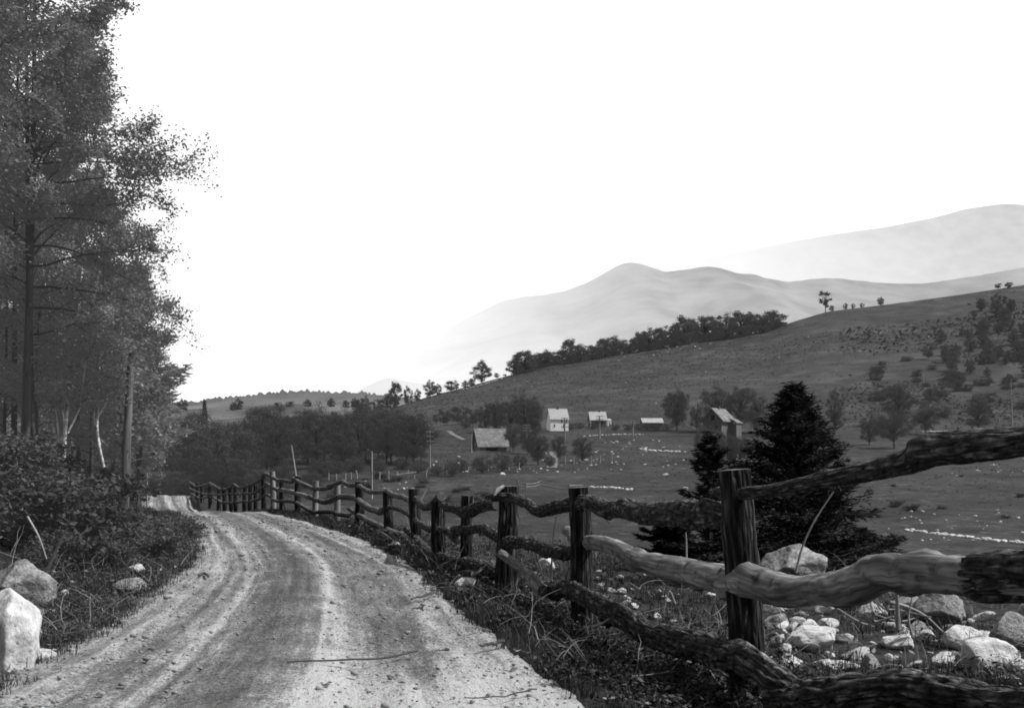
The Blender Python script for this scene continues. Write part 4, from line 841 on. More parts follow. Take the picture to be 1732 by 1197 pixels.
boxm('door', -5 * m, -1 * m, -11 * m - .06, -11 * m + .05, 0, 8 * m, M['dark_open'], h); window(h, 6 * m, -11 * m, 4 * m, 3 * m, 4 * m); boxm('chimney', 3 * m, 5 * m, -m, m, 22 * m, 28 * m, M['brick'], h)
boxm('corner_board', -13.9 * m, -12.6 * m, -11.6 * m, -10.6 * m, -1, 12 * m, M['white_paint'], h)
h, m = house('shed', 'tiny bright white shed against the right end of the low grey house', 'shed', 1030, 720, .3)
gable(h, 6 * m, 6 * m, 8 * m, 11 * m, M['white_paint'], M['shingle'], .1); boxm('door', -1.2 * m, 1.2 * m, -3 * m - .05, -3 * m + .05, 0, 5.5 * m, M['old_board'], h)
h, m = house('barn', 'old barn with a big weathered shingle roof and dark open front', 'barn', 829, 761, .32)
gable(h, 48 * m, 34 * m, 9 * m, 35 * m, M['old_board'], M['shingle_old'], .5, .18, 3 * m)
boxm('door', -12 * m, 8 * m, -17 * m - .06, -17 * m + .05, -.5, 8 * m, M['dark_open'], h); boxm('corner_post', -24.6 * m, -23.4 * m, -17.6 * m, -16.6 * m, -1.5, 9 * m, M['pale_post'], h); boxm('corner_post', 23.4 * m, 24.6 * m, -17.6 * m, -16.6 * m, -1.5, 9 * m, M['pale_post'], h)
h, m = house('shed', 'long low pale-roofed shed left of the dense conical tree', 'shed', 1102, 724, .1)
gable(h, 34 * m, 20 * m, 9 * m, 16 * m, M['old_board'], M['shingle'], .3); boxm('door', -4 * m, 2 * m, -10 * m - .05, -10 * m + .05, 0, 7 * m, M['dark_open'], h)
d = 190; x = float(wx(1215, d)); z = tz(x, d); m = d / F; h = thing('house', 'weathered gabled house half hidden behind the fence post and spruce', 'house', (x, d, z), math.radians(52))
top = float(wz(693, d)) - z; gable(h, 44 * m, 34 * m, top - 17 * m, top, M['grey_board'], M['shingle_old'], .5, .25)
boxm('chimney', -2 * m, 2 * m, -2 * m, 2 * m, top - 3 * m, top + 5 * m, M['brick'], h)
f = boxm('window', -22 * m - .06, -22 * m + .05, -4 * m, 2 * m, top - 18 * m, top - 10 * m, M['dark_open'], h); boxm('window', -22 * m - .06, -22 * m + .05, -10 * m, -5 * m, top - 36 * m, top - 27 * m, M['dark_open'], h)
boxm('lean_to', 6 * m, 26 * m, -30 * m, -17.2 * m, -1, top - 24 * m, M['grey_board'], h)
g = Geo(); g.add([(4 * m, -17.2 * m, top - 15 * m), (28 * m, -17.2 * m, top - 15 * m), (28 * m, -32 * m, top - 23 * m), (4 * m, -32 * m, top - 23 * m), (4 * m, -17.2 * m, top - 13.6 * m), (28 * m, -17.2 * m, top - 13.6 * m), (28 * m, -32 * m, top - 21.6 * m), (4 * m, -32 * m, top - 21.6 * m)], [(0, 1, 2, 3), (4, 7, 6, 5), (0, 4, 5, 1), (1, 5, 6, 2), (2, 6, 7, 3), (3, 7, 4, 0)])
link('porch_roof', g.mesh('porch_roof', M['shingle_old'], smooth=False), h)
# paths
def strip(name, pts, w, m, label):
    P = []
    for px, py in pts: P.append(on_ground(px, py))
    Q = catmull(np.array(P), 30); n = len(Q); T = np.gradient(Q[:, :2], axis=0); T /= np.linalg.norm(T, axis=1)[:, None]; Nn = np.stack([-T[:, 1], T[:, 0]], 1)
    rows = [Q[:, :2] + Nn * k for k in np.linspace(-w, w, 5)]; X = np.stack([r[:, 0] for r in rows], 1); Y = np.stack([r[:, 1] for r in rows], 1); Z = terrain(X, Y) + .10
    i = (np.arange(n - 1)[:, None] * 5 + np.arange(4)[None, :]).ravel(); g = Geo(); g.add(np.stack([X, Y, Z], -1), np.stack([i, i + 1, i + 6, i + 5], 1)); link(name, g.mesh(name, m), kind='structure', label=label)
strip('path', [(752, 728), (765, 734), (775, 739), (784, 744)], .7, M['dirt_path'], 'pale track running down the slope left of the barn')
strip('lane', [(933, 792), (935, 784), (937, 774), (936, 764)], .8, M['dirt_path'], 'pale bare lane opening between the bushes below the white house')

# ------------------------------------------------------------------ telegraph poles
def telegraph(px, pyb, pyt, arms, label, d=None, lean=0.0, mtl='pole', w=None, rzz=.3):
    if d is None: d = solve_d(px, pyb)
    x = float(wx(px, d)); z = tz(x, d); h = float(wz(pyt, d)) - z; t = thing('telegraph_pole', label, 'pole', (x, d, z), rzz, 'telegraph poles')
    r = (w or 3) / 2 / F * d; s = np.linspace(0, 1, 8); g = Geo(); tube(g, np.stack([lean * s * h + 0 * s, 0 * s, -.6 * (s == 0) + s * h], 1), r * (1 - .35 * s), 9, 0, 0, lump=.06, seed=px); link('pole', g.mesh('pole', M[mtl]), t)
    for k in range(arms):
        zz = h * (.97 - k * .13); L_ = 6.5 / F * d; c = boxm('crossarm', -L_, L_, -r * 1.6, -r * .9, zz - r * .32, zz + r * .32, M[mtl], t); c.location = (lean * zz, 0, 0)
        for q in (-.9, -.45, .45, .9):
            g = Geo(); tube(g, [(q * L_, -r * 1.25, zz + r * .32), (q * L_, -r * 1.25, zz + r * 1.1)], r * .25, 6, 0, 0); link('insulator', g.mesh('insulator', M['glassy']), c)
telegraph(727, 790, 728, 3, 'telegraph pole with three crossarms at the right end of the valley wood')
telegraph(797, 766, 734, 0, 'bare pole against the left end of the barn')
telegraph(890, 752, 718, 3, 'telegraph pole with crossarms right of the barn')
telegraph(955, 762, 706, 3, 'telegraph pole with crossarms in front of the white house corner', rzz=.15)
telegraph(1014, 742, 703, 2, 'telegraph pole standing before the low grey house')
telegraph(1070, 738, 711, 2, 'small telegraph pole left of the long low shed')
telegraph(421, 785, 741, 2, 'pale telegraph pole rising among the trees of the valley wood', d=118)
telegraph(508, 812, 753, 0, 'leaning pale pole in front of the valley wood', d=92, lean=-.15, mtl='pale_post', w=3.2, rzz=0)
telegraph(629, 818, 763, 0, 'upright pale pole in front of the valley wood near the field fence', d=98, mtl='pale_post', w=3.2)
telegraph(249, 818, 762, 0, 'slim pale pole rising from the brush at the bend', d=48, mtl='pale_post', w=2.6)
telegraph(238, 792, 750, 0, 'dim thin pole left of the slim pale one at the bend', d=56, mtl='pole', w=2.2)
# field fence of thin stakes
fe = thing('field_fence', 'line of thin pale stakes across the pasture below the wood', 'fence', (0, 0, 0))
for px, pb, ht in [(556, 812, 12), (569, 812, 11), (585, 812, 12), (594, 811, 12), (604, 810, 14), (642, 811, 13), (657, 811, 15), (672, 811, 14), (689, 809, 14), (701, 809, 12), (721, 806, 12), (739, 803, 11), (755, 801, 10), (773, 799, 11), (781, 798, 12), (792, 798, 10), (808, 796, 11), (826, 797, 14), (846, 796, 12), (861, 795, 12), (878, 793, 11),
                   (930, 789, 16), (943, 786, 12), (956, 786, 15), (971, 785, 12), (1000, 784, 14), (1015, 783, 13), (1035, 782, 14)]:
    x, d, z = on_ground(px, pb); h = ht / F * d; g = Geo(); tube(g, [(0, 0, -.3), (RNG.normal(0, .03), 0, h * .5), (RNG.normal(0, .06), 0, h)], .8 / F * d * RNG.uniform(.9, 1.3), 7, 0, 0); o = link('stake', g.mesh('stake', M['pale_post']), fe); o.location = (x, d, z)
x, d, z = on_ground(688, 809); g = Geo(); tube(g, [(-18 / F * d, -.1, 6.5 / F * d), (0, -.1, 8.5 / F * d), (17 / F * d, -.1, 10.5 / F * d)], .9 / F * d, 6, 0, 0); o = link('rail', g.mesh('rail', M['pale_post']), fe); o.location = (x, d, z)
rf = thing('rail_fence', 'short low rail fence in the pasture behind the broad fence post', 'fence', (0, 0, 0))
pp = [on_ground(px, pb) + (ht,) for px, pb, ht in [(876, 828, 16), (890, 830, 14), (914, 827, 16), (962, 836, 18), (985, 832, 14)]]
for x, d, z, ht in pp:
    g = Geo(); tube(g, [(0, 0, -.3), (.02, 0, ht / F * d)], .9 / F * d, 7, 0, 0); o = link('post', g.mesh('post', M['grey_post']), rf); o.location = (x, d, z)
for a, b in ((0, 1), (1, 2), (2, 3), (3, 4)):
    for q in (.45, .8):
        (x0, d0, z0, h0), (x1, d1, z1, h1) = pp[a], pp[b]; g = Geo(); tube(g, [(x0, d0 - .05, z0 + q * h0 / F * d0), ((x0 + x1) / 2, (d0 + d1) / 2 - .05, (z0 + z1) / 2 + q * .9 * h0 / F * d0), (x1, d1 - .05, z1 + q * h1 / F * d1)], .05, 6, 0, 0); link('rail', g.mesh('rail', M['grey_post']), rf)
# dead snags on the right
for px, pb, pt, w, lab in [(1711, 745, 640, 3.4, 'tall pale dead snag near the right frame edge'), (1691, 740, 705, 2, 'short pale dead stem beside the tall snag'), (1472, 745, 702, 1.8, 'thin pale dead stem in front of the big round bush'), (1562, 650, 628, 1.6, 'thin pale dead stem high on the scrubby slope')]:
    d = solve_d(px, pb); x = float(wx(px, d)); z = tz(x, d); h = float(wz(pt, d)) - z; t = thing('dead_tree', lab, 'tree', (x, d, z)); s = np.linspace(0, 1, 10); g = Geo(); tube(g, np.stack([.12 * np.sin(s * 5), 0 * s, s * h - .5 * (s == 0)], 1), w / 2 / F * d * (1 - .75 * s), 8, lump=.1); link('trunk', g.mesh('trunk', M['pale_post']), t)
    g = Geo(); tube(g, limb_pts((0, 0, h * .38), math.pi, .4, h * .16, 5), np.linspace(w * .22 / F * d, w * .1 / F * d, 6), 5); link('limb', g.mesh('limb', M['pale_post']), t)
# ------------------------------------------------------------------ stones
RK = [rock_mesh('rock', 100 + i, M['rock'], True) for i in range(4)]
RP = [rock_mesh('rock', 120 + i, M['rock_pale'], True) for i in range(4)]
RS = [rock_mesh('rock', 140 + i, M['rock_pale'], False, 5) for i in range(5)]
RW = [rock_mesh('rock', 160 + i, M['rock_white'], False, 4) for i in range(5)]
def rock(me, px, pyc, w, h, d, label, cat='boulder', name='boulder', rz=0.0, dep=.8, group=None, sink=0):
    d = solve_d(px, pyc + h * .38, 6, 40) if d < 40 else d
    x = float(wx(px, d)); z = float(wz(pyc, d)); sx = w / 2 / F * d * 1.12; sz = h / 2 / F * d * 1.15
    o = link(name, me, None, label, cat, group); o.location = (x, d + sx * dep * .3, z - sink); o.rotation_euler = (0, 0, rz); o.scale = (sx, sx * dep, sz); return o
# left roadside
rock(RP[3], 4, 1078, 122, 150, 8.3, 'big pale boulder at the lower left corner of the road edge', rz=.5)
rock(RK[0], 32, 990, 118, 90, 11, 'large grey boulder behind the big pale one at the left edge', rz=1.0)
rock(RK[1], 62, 910, 50, 50, 13.2, 'dull grey boulder half hidden in the left thicket', rz=2)
rock(RP[1], 232, 891, 28, 24, 18, 'pale broken rock under the dead dark branch', rz=1)
rock(RP[2], 229, 919, 20, 18, 16.5, 'small pale rock below the broken one', rz=2)
rock(RP[3], 264, 884, 16, 12, 19, 'small pale stone right of the broken rock', rz=.4)
rock(RP[1], 230, 962, 32, 18, 14.2, 'bright jagged stone in the grass at the left road edge', rz=2.5)
rock(RK[2], 222, 992, 60, 26, 13.0, 'long grey stone half sunk in grass at the left road edge', rz=.2)
rock(RP[2], 66, 1110, 44, 22, 8.2, 'flat pale stone beside the big pale boulder', rz=.7)
rock(RP[3], 70, 1074, 22, 20, 9, 'small bright stone above the flat pale one', rz=1.7)
rock(RP[0], 68, 1038, 46, 16, 9.9, 'flat stone lying under the large grey boulder', rz=.1)
rock(RP[1], 190, 1058, 24, 7, 10.2, 'small flat white stone lying on the left edge of the road', rz=.1)
for k, (px, py, w, h) in enumerate([(120, 985, 14, 9), (105, 1003, 20, 12), (140, 1000, 12, 8), (172, 1002, 12, 8), (112, 1024, 16, 9), (30, 1000, 16, 9), (97, 1060, 12, 8), (178, 998, 15, 8), (265, 903, 10, 6), (128, 1012, 10, 7)]):
    rock(RS[k % 5], px, py, w, h, 1.35 * F / (py - HY + 6), 'small pale stone among the grass of the left verge', 'stone', 'stone', k, group='stones on the left verge')
# right: rubble behind the fence
rock(RK[0], 1350, 957, 136, 76, 11.2, 'broad speckled boulder beyond the nearest fence post', rz=.8, dep=.7)
rock(RP[0], 1381, 1083, 88, 50, 9.3, 'bright white boulder right of the nearest fence post', rz=.3)
rock(RP[1], 1527, 1087, 70, 30, 9.2, 'low bright white rock in the rubble right of the white boulder', rz=1.2)
rock(RK[3], 1600, 1034, 92, 66, 10.4, 'high grey ledge-like boulder at the back of the rubble', rz=2.0)
rock(RK[2], 1712, 1076, 78, 70, 9.6, 'grey boulder against the right frame edge', rz=.4)
rock(RP[2], 1674, 1118, 112, 66, 8.5, 'large smooth pale boulder above the lowest rail at right', rz=.2)
rock(RP[3], 1636, 1080, 78, 40, 9.6, 'pale rock wedged below the ledge-like boulder', rz=1.1)
rock(RK[1], 1545, 1032, 62, 48, 10.6, 'grey rock behind the tangled dead branches', rz=2.6)
rock(RP[3], 1703, 1148, 52, 14, 8.3, 'flat white stone just over the lowest rail at right', rz=.1)
rock(RP[1], 1724, 1130, 40, 34, 8.7, 'pale stone between the smooth boulder and the frame edge', rz=2.2)
rock(RP[2], 1403, 1057, 44, 20, 10.0, 'flat pale stone above the bright white boulder', rz=.6)
rock(RP[0], 1516, 1062, 34, 24, 9.9, 'small knobbly pale rock below the tangled branches', rz=2.9)
rock(RK[2], 1552, 1066, 40, 28, 9.8, 'rounded grey stone below the ledge-like boulder', rz=.5)
rock(RP[1], 1319, 1084, 30, 26, 9.1, 'pale stone touching the right side of the nearest post', rz=.9)
rock(RP[3], 1331, 1097, 28, 18, 8.9, 'small angular pale stone left of the bright white boulder', rz=1.9)
rock(RK[0], 1440, 1012, 60, 50, 10.9, 'grey stone directly under the peeled rail, left of the tangle', rz=2.4)
rock(RP[2], 1420, 1128, 66, 16, 8.4, 'flat pale slab below the bright white boulder', rz=.1)
rock(RP[0], 787, 988, 36, 26, 13.2, 'pale stone at the foot of the verge under the log fence', rz=.4)
rock(RP[2], 926, 957, 40, 26, 14.5, 'pale stone seen between the two rails behind the fence', rz=1.4)
rock(RP[3], 669, 922, 22, 12, 19.5, 'little pale stone at the foot of the far fence', rz=.7)
rng = np.random.default_rng(12)
for k in range(112):
    px = rng.uniform(1290, 1760); py = rng.uniform(1020, 1140); d = solve_d(px, py, 6, 40); w = rng.choice([8, 13, 21, 32, 46]); x = float(wx(px, d)); z = tz(x, d)
    if x - float(fenceX(d)) < .35: continue
    o = link('stone', (RS[:4] + RW[:1] + RK[1:3])[k % 7], None, 'pale broken stone in the rubble behind the nearest rails', 'stone', 'stones in the rubble'); s = w / 2 / F * d; o.location = (x, d, z + s * .15); o.rotation_euler = (rng.normal(0, .3), rng.normal(0, .3), k); o.scale = (s * 1.2, s * rng.uniform(.7, 1.1), s * rng.uniform(.45, .8))
for k in range(34):
    px = rng.uniform(1010, 1250); py = rng.uniform(955, 1060); d = solve_d(px, py, 6, 40); x = float(wx(px, d))
    if x - float(fenceX(d)) < .3: continue
    s = rng.choice([4, 6, 9]) / F * d; o = link('stone', RS[k % 5], None, 'small pale stone in the brush behind the middle rails', 'stone', 'stones in the brush'); o.location = (x, d, tz(x, d) + s * .4); o.rotation_euler = (0, 0, k); o.scale = (s * 1.2, s, s * .7)
# field stones
def fstone(px, py, wpx, label, group, d=None, flat=.55, k=0, dmax=705):
    d = d or solve_d(px, py, dmax=dmax); x = float(wx(px, d)); s = wpx / 2 / F * d; s *= .62; o = link('field_stone', RW[int(px * 7 + py) % 5], None, label, 'stone', group)
    o.location = (x, d, tz(x, d) + s * flat * .35); o.rotation_euler = (0, 0, px); o.scale = (s * 1.15, s, s * flat * 1.15)
fstone(850, 803, 24, 'largest white boulder lying in the middle pasture', None, flat=.45)
fstone(1207, 745, 15, 'pale boulder left of the sapling tip near the gabled house', None)
fstone(1125, 803, 15, 'greyish rounded boulder in the pasture left of the wispy sapling', None)
fstone(1158, 828, 18, 'grey boulder at the left foot of the wispy sapling', None, flat=.8)
g1 = 'white stones of the rocky pasture'; l1 = 'white stone in the rocky pasture below the houses'
for k in range(60):
    px = rng.normal(1060, 55); py = rng.uniform(742, 795)
    if 975 < px < 1160: fstone(px, py, rng.choice([4, 5, 6, 8, 11]), l1, g1)
for k in range(20): fstone(rng.uniform(870, 1010), rng.uniform(778, 800), rng.choice([4, 6, 9]), l1, g1)
for k in range(24): fstone(rng.uniform(700, 960), rng.uniform(764, 800), rng.choice([4, 5, 7, 9]), 'pale stone along the stony bank below the barn', 'stones on the bank below the barn')
for k in range(46):
    px = rng.uniform(860, 1700); yr = ridgeY(px); py = yr + 5 + rng.beta(1, 1.6) * (700 - yr); fstone(px, py, rng.choice([2.2, 2.8, 3.6, 5]), 'tiny white stone scattered on the dark hillside', 'stones on the hillside')
for k in range(16): px = rng.normal(1115, 40); fstone(px, ridgeY(px) + rng.uniform(3, 14), rng.choice([3, 4, 6]), 'tiny white stone scattered on the dark hillside', 'stones on the hillside')
for k in range(44): fstone(rng.uniform(1500, 1760), rng.uniform(862, 915), rng.choice([4, 5, 7, 10]), 'white stone in the pasture between the upper rails at right', 'stones in the right pasture')
for k in range(28): fstone(rng.uniform(1600, 1760), rng.uniform(770, 806), rng.choice([4, 5, 8]), 'white stone strewn just under the top rail at right', 'stones under the top rail')
for k in range(14): fstone(rng.uniform(560, 700), rng.uniform(812, 835), rng.choice([5, 8, 11]), 'white stone in the pasture behind the far fence', 'stones behind the far fence')
def wall_of_stones(pts, n, w, label, jitter=1.5):
    P = catmull([on_ground(a, b) for a, b in pts], n); g = Geo(); r = np.random.default_rng(n); V0, F0 = ICO3
    V0, F0 = V0[:42] if False else V0, F0
    for p in P:
        s = w * r.uniform(.5, 1.3); q = V0 * (1 + .22 * vnoise(V0[:, 0] * 2 + p[0], V0[:, 1] * 2, V0[:, 2] * 2 + p[1]))[:, None] * np.array([s * 1.2, s, s * .75])
        x, y = p[0] + r.normal(0, jitter * w), p[1] + r.normal(0, jitter * w); g.add(q + [x, y, tz(x, y) + s * .3], F0)
    link('stone_wall', g.mesh('stone_wall', M['rock_white']), None, label, 'wall')
wall_of_stones([(1535, 897), (1580, 903), (1625, 908), (1680, 915), (1760, 924)], 90, .13, 'low tumbled line of white stones crossing the right pasture')
wall_of_stones([(1565, 731), (1610, 730), (1660, 729), (1740, 728)], 70, .38, 'low pale stone wall along the foot of the hill at right')
wall_of_stones([(1085, 760), (1105, 763), (1130, 764), (1150, 764)], 50, .28, 'bright short stone row in the pasture left of the wispy sapling')
wall_of_stones([(998, 824), (1018, 825), (1040, 826), (1068, 829)], 36, .15, 'short row of white stones just above the top rail in the middle pasture')
wall_of_stones([(990, 738), (1020, 736), (1055, 735), (1090, 735)], 40, .25, 'stone row along the lane below the low grey house')
wall_of_stones([(700, 672), (760, 662), (800, 655), (850, 640)], 70, .45, 'faint pale stone wall along the low end of the ridge')

# ------------------------------------------------------------------ roadside brush, grass, litter (uncountable)
rng = np.random.default_rng(77)
def scatter_verge(n, ylo, yhi, f):
    out = []
    while len(out) < n:
        k = n * 2; y = ylo + (yhi - ylo) * rng.random(k) ** 1.7; x = f(y, k); p = fbm(x * .9, y * .9, n, 3); out += [(a, b) for a, b, q in zip(x, y, p) if -40 < CX + F * a / b < 1800 and q > -.12 + rng.normal(0, .12)]
    return np.array(out[:n])
def verge(y, k):
    R = roadR(y); return R + np.clip(rng.beta(1.3, 1.5, k), 0, 1) * (fenceX(y) + .9 - R)
def behind(y, k): return fenceX(y) + .2 + rng.random(k) ** 1.3 * 7.5
def left(y, k): return roadL(y) + .15 - rng.random(k) ** 1.4 * 2.2
def weeds(name, pts, leaf, nl, hmax, m, label, hfun=None):
    g = Geo(); C = []; S = []; T = []
    z = terrain(pts[:, 0], pts[:, 1])
    for (x, y), z0 in zip(pts, z):
        h = hmax * rng.uniform(.25, 1) * (1 if hfun is None else hfun(x, y)); k = max(int(nl * rng.uniform(.6, 1.3)), 3)
        u = rng.random(k); l = rng.normal(0, .35, 2)
        c = np.stack([x + l[0] * h * u + rng.normal(0, .05 + .07 * h, k), y + l[1] * h * u + rng.normal(0, .05 + .05 * h, k), z0 + .02 + u * h], 1); C.append(c); S.append(np.full(k, leaf * rng.choice([.45, .65, .9, 1.5], p=[.35, .3, .25, .1]))); T.append(np.full(k, rng.beta(1.6, 2.4)))
    add_leaves(g, np.concatenate(C), np.concatenate(S) * rng.uniform(.6, 1.2, sum(map(len, S))), rng, up=.35, asp=.34, tone=np.concatenate(T))
    link(name, g.mesh(name, M[m], smooth=False), kind='stuff', label=label)
def vh(x, y):
    r = float(roadR(y)); f = float(fenceX(y)); return (.3 + .7 * min(max((x - r) / max(f - r, .1), 0), 1.05)) * (.6 if y < 9 else .5)
weeds('weeds', scatter_verge(3600, 5.2, 40, verge), .034, 26, .42, 'leaf_weed', 'dark leafy weeds crowding the verge under the log fence', vh)
weeds('brush', scatter_verge(2300, 8.3, 24, behind), .026, 18, .24, 'leaf_weed', 'dark weedy brush on the ground behind the fence')
weeds('undergrowth', scatter_verge(2000, 9, 44, left), .026, 16, .2, 'leaf_bush', 'leafy undergrowth on the left verge')
def grass(name, pts, h, nb, m, label, w=.0036):
    z = terrain(pts[:, 0], pts[:, 1]); n = len(pts) * nb
    b = np.repeat(np.column_stack([pts, z]), nb, 0) + np.column_stack([rng.normal(0, .045, (n, 2)), np.full(n, -.02)])
    az = rng.uniform(0, 6.283, n); hh = h * rng.uniform(.4, 1.2, n); ln = rng.uniform(.1, .6, n) * hh; d = np.stack([np.cos(az), np.sin(az)], 1); wv = np.stack([-d[:, 1], d[:, 0]], 1) * (w * (1 + b[:, 1] * .03))[:, None]
    o3 = lambda xy, zz: np.column_stack([b[:, :2] + xy, b[:, 2] + zz])
    V = np.stack([o3(-wv, 0 * hh), o3(wv, 0 * hh), o3(d * (ln * .35)[:, None] + wv * .7, hh * .6), o3(d * (ln * .35)[:, None] - wv * .7, hh * .6), o3(d * ln[:, None], hh)], 1).reshape(-1, 3)
    i = np.arange(n) * 5; g = Geo(); g.add(V, [np.stack([i, i + 1, i + 2, i + 3], 1), np.stack([i + 3, i + 2, i + 4], 1)], tone=np.repeat(rng.random(n), 5)); link(name, g.mesh(name, M[m], smooth=False), kind='stuff', label=label)
grass('grass', scatter_verge(3200, 6, 44, lambda y, k: roadL(y) + .3 - rng.random(k) ** .9 * 1.9), .11, 14, 'grass', 'short grass along the left road edge')
grass('grass', scatter_verge(3800, 5, 44, lambda y, k: roadR(y) - .1 + rng.random(k) ** .9 * 1.6), .11, 10, 'grass', 'short grass along the right road edge')
grass('grass', scatter_verge(2600, 8, 26, behind), .15, 9, 'grass', 'thin grass among the stones behind the fence')
grass('dry_grass', scatter_verge(160, 9, 30, behind), .32, 4, 'drygrass', 'pale dry grass stalks behind the fence', .004)
grass('tall_grass', scatter_verge(2600, 5, 34, verge), .17, 6, 'grass', 'tangled taller grass in the weeds under the fence', .0028)
grass('tall_grass', scatter_verge(1300, 8, 34, left), .24, 5, 'grass', 'tangled taller grass on the left bank', .0028)
def tangle(name, pts, label, ln=.5):
    g = Geo(); z = terrain(pts[:, 0], pts[:, 1])
    for (x, y), z0 in zip(pts, z):
        P = limb_pts((x, y, z0 + rng.uniform(0, .12)), rng.uniform(0, 6.28), rng.uniform(-.1, 1.1), ln * rng.uniform(.4, 1.2), 4, .12, .35, rng); tube(g, P, np.linspace(.0045, .0015, 5), 3, tone=rng.random())
    link(name, g.mesh(name, M['drygrass']), kind='stuff', label=label)
tangle('twigs', scatter_verge(420, 5.2, 26, verge), 'dry twigs and stems tangled in the weeds under the fence')
tangle('twigs', scatter_verge(420, 8.5, 22, behind), 'dry twigs and stems in the brush behind the fence')
tangle('twigs', scatter_verge(300, 9, 28, left), 'dry twigs on the left bank', .6)
# rough tussocks that give the pastures their grain
def tussocks(name, n, dlo, dhi, k, label, m, lo=-350, hi=2100, up=.25):
    px = rng.uniform(lo, hi, n); d = dlo * (dhi / dlo) ** rng.random(n); x = wx(px, d); keep = (x > fenceX(d) + 4) | (d > 75)
    x, d = x[keep], d[keep]; q = fbm(x * .05 * 120 / d, d * .03, 4, 4); keep = q > -.15 + rng.normal(0, .12, len(q)); x, d, q = x[keep], d[keep], q[keep]
    s = k * d * rng.uniform(.4, 1.5, len(d)); z = terrain(x, d) + s * .25
    g = Geo(); V, Fc = cards(np.column_stack([x, d, z]), s, rng, up=up, asp=.45); g.add(V, Fc, tone=np.repeat(np.clip(rng.random(len(d)) * .9 - q * .5, 0, 1), 4)); link(name, g.mesh(name, M[m], smooth=False), kind='stuff', label=label)
tussocks('pasture_tussocks', 42000, 24, 315, .0013, 'rough grass tussocks over the pasture', 'tussock', up=2.5)
tussocks('hill_scrub', 36000, 318, 690, .0011, 'low scrub and rough grass over the hillside', 'hilltuft', 350, 2100, 2.5)
tussocks('hill_scrub', 14000, 318, 660, .0020, 'rank scrub on the right part of the hillside', 'hilltuft', 1420, 2100, .9)
# leaf and twig litter on the verge
pts = scatter_verge(1700, 5.2, 26, lambda y, k: roadR(y) - .3 + rng.random(k) ** .8 * 2.2); pts = np.vstack([pts, scatter_verge(900, 7.5, 24, behind), scatter_verge(500, 7.5, 26, left)])
z = terrain(pts[:, 0], pts[:, 1]) + .04 + rng.random(len(pts)) ** 2 * .14; g = Geo(); V, Fc = cards(np.column_stack([pts, z]), rng.uniform(.012, .045, len(pts)), rng, up=1.0, asp=.5); g.add(V, Fc, tone=np.repeat(rng.random(len(pts)) ** 2, 4)); link('leaf_litter', g.mesh('leaf_litter', M['drygrass'], smooth=False), kind='stuff', label='pale dead leaves and chips lying in the weeds')
# clods and pebbles on the road
g = Geo(); V0, F0 = ICO3; _bm = bmesh.new(); bmesh.ops.create_icosphere(_bm, subdivisions=1, radius=1); V0 = np.array([v.co[:] for v in _bm.verts]); F0 = np.array([[v.index for v in f.verts] for f in _bm.faces]); _bm.free()
for k in range(3600):
    y = 6.2 + 26 * rng.random() ** 2; t = rng.random(); L_, R_ = float(roadL(y)), float(roadR(y)); x = L_ + (R_ - L_) * t; s = rng.choice([.006, .009, .013, .02, .03], p=[.5, .29, .14, .055, .015]) * (.7 + y * .03)
    g.add(V0 * (1 + .3 * rng.normal(size=(len(V0), 1)).clip(-1, 1)) * np.array([s * 1.3, s, s * .7]) + [x, y, road_z(x, y) + s * .15], F0, tone=np.full(len(V0), rng.random()))
link('pebbles', g.mesh('pebbles', M['grey_post']), kind='stuff', label='small clods and pebbles strewn on the road')
# sticks on the road
def stick(pts, r, label, dd=None, m='trunk', lift=.03):
    P = []
    for px, py in pts: d = (CAMH - .05) * F / (py - HY); x = float(wx(px, d)); P.append((x, d, lift + road_z(x, d)))
    g = Geo(); Q = catmull(P, 26); Q[:, 2] += .01 * vnoise(np.arange(26) * .3, pts[0][0], 0); tube(g, Q, np.linspace(r * .6, r, 26), 7, 0, 0, lump=.25, seed=pts[0][0]); link('stick', g.mesh('stick', M[m]), None, label, 'stick')
stick([(486, 1121), (540, 1119), (600, 1117), (640, 1115), (672, 1110), (705, 1102)], .011, 'long thin stick lying across the road')
stick([(812, 1097), (830, 1094), (852, 1091)], .018, 'short thick dark stick at the right road edge', lift=.05)
stick([(696, 1017), (715, 1011), (736, 1005)], .018, 'stick at the right road edge beside the weeds further up', lift=.05)
stick([(697, 1029), (716, 1029)], .012, 'short twig just below the stick at the weeds')
stick([(785, 1180), (815, 1181), (850, 1179), (880, 1172), (908, 1168)], .006, 'thin twig on the painted flare at the bottom of the road')
stick([(735, 1101), (760, 1098)], .007, 'thin twig right of the long stick')
stick([(300, 955), (322, 957)], .016, 'small dark twig at the left edge of the road')
stick([(336, 973), (345, 970), (352, 975)], .02, 'dark forked twig on the left wheel track')
# dead stalk, stub and tangled roots behind the fence
def stalk(pts, d, r, label, cat='branch', m='pale_post', name='dead_stalk', dz=0):
    g = Geo(); P = [(wx(a, d), d + dz * i, wz(b, d)) for i, (a, b) in enumerate(pts)]; tube(g, catmull(P, 26), np.linspace(r, r * .45, 26) / F * d, 7, 0, 0, lump=.2, seed=pts[0][0]); link(name, g.mesh(name, M[m]), None, label, cat)
stalk([(1346, 968), (1357, 925), (1378, 880), (1410, 831)], 10.2, 2.2, 'thin pale dead stalk leaning up against the black spruce')
stalk([(1161, 960), (1161, 925), (1160, 900)], 10.5, 2.0, 'short upright pale stub rising behind the peeled rail')
stalk([(1142, 1020), (1132, 1000), (1122, 1036)], 9.6, 1.5, 'bent thin twig in the brush left of the nearest post')
stalk([(932, 978), (936, 910), (942, 868)], 13.0, 2.0, 'dark thin stem standing behind the rails right of the broad post', m='trunk')
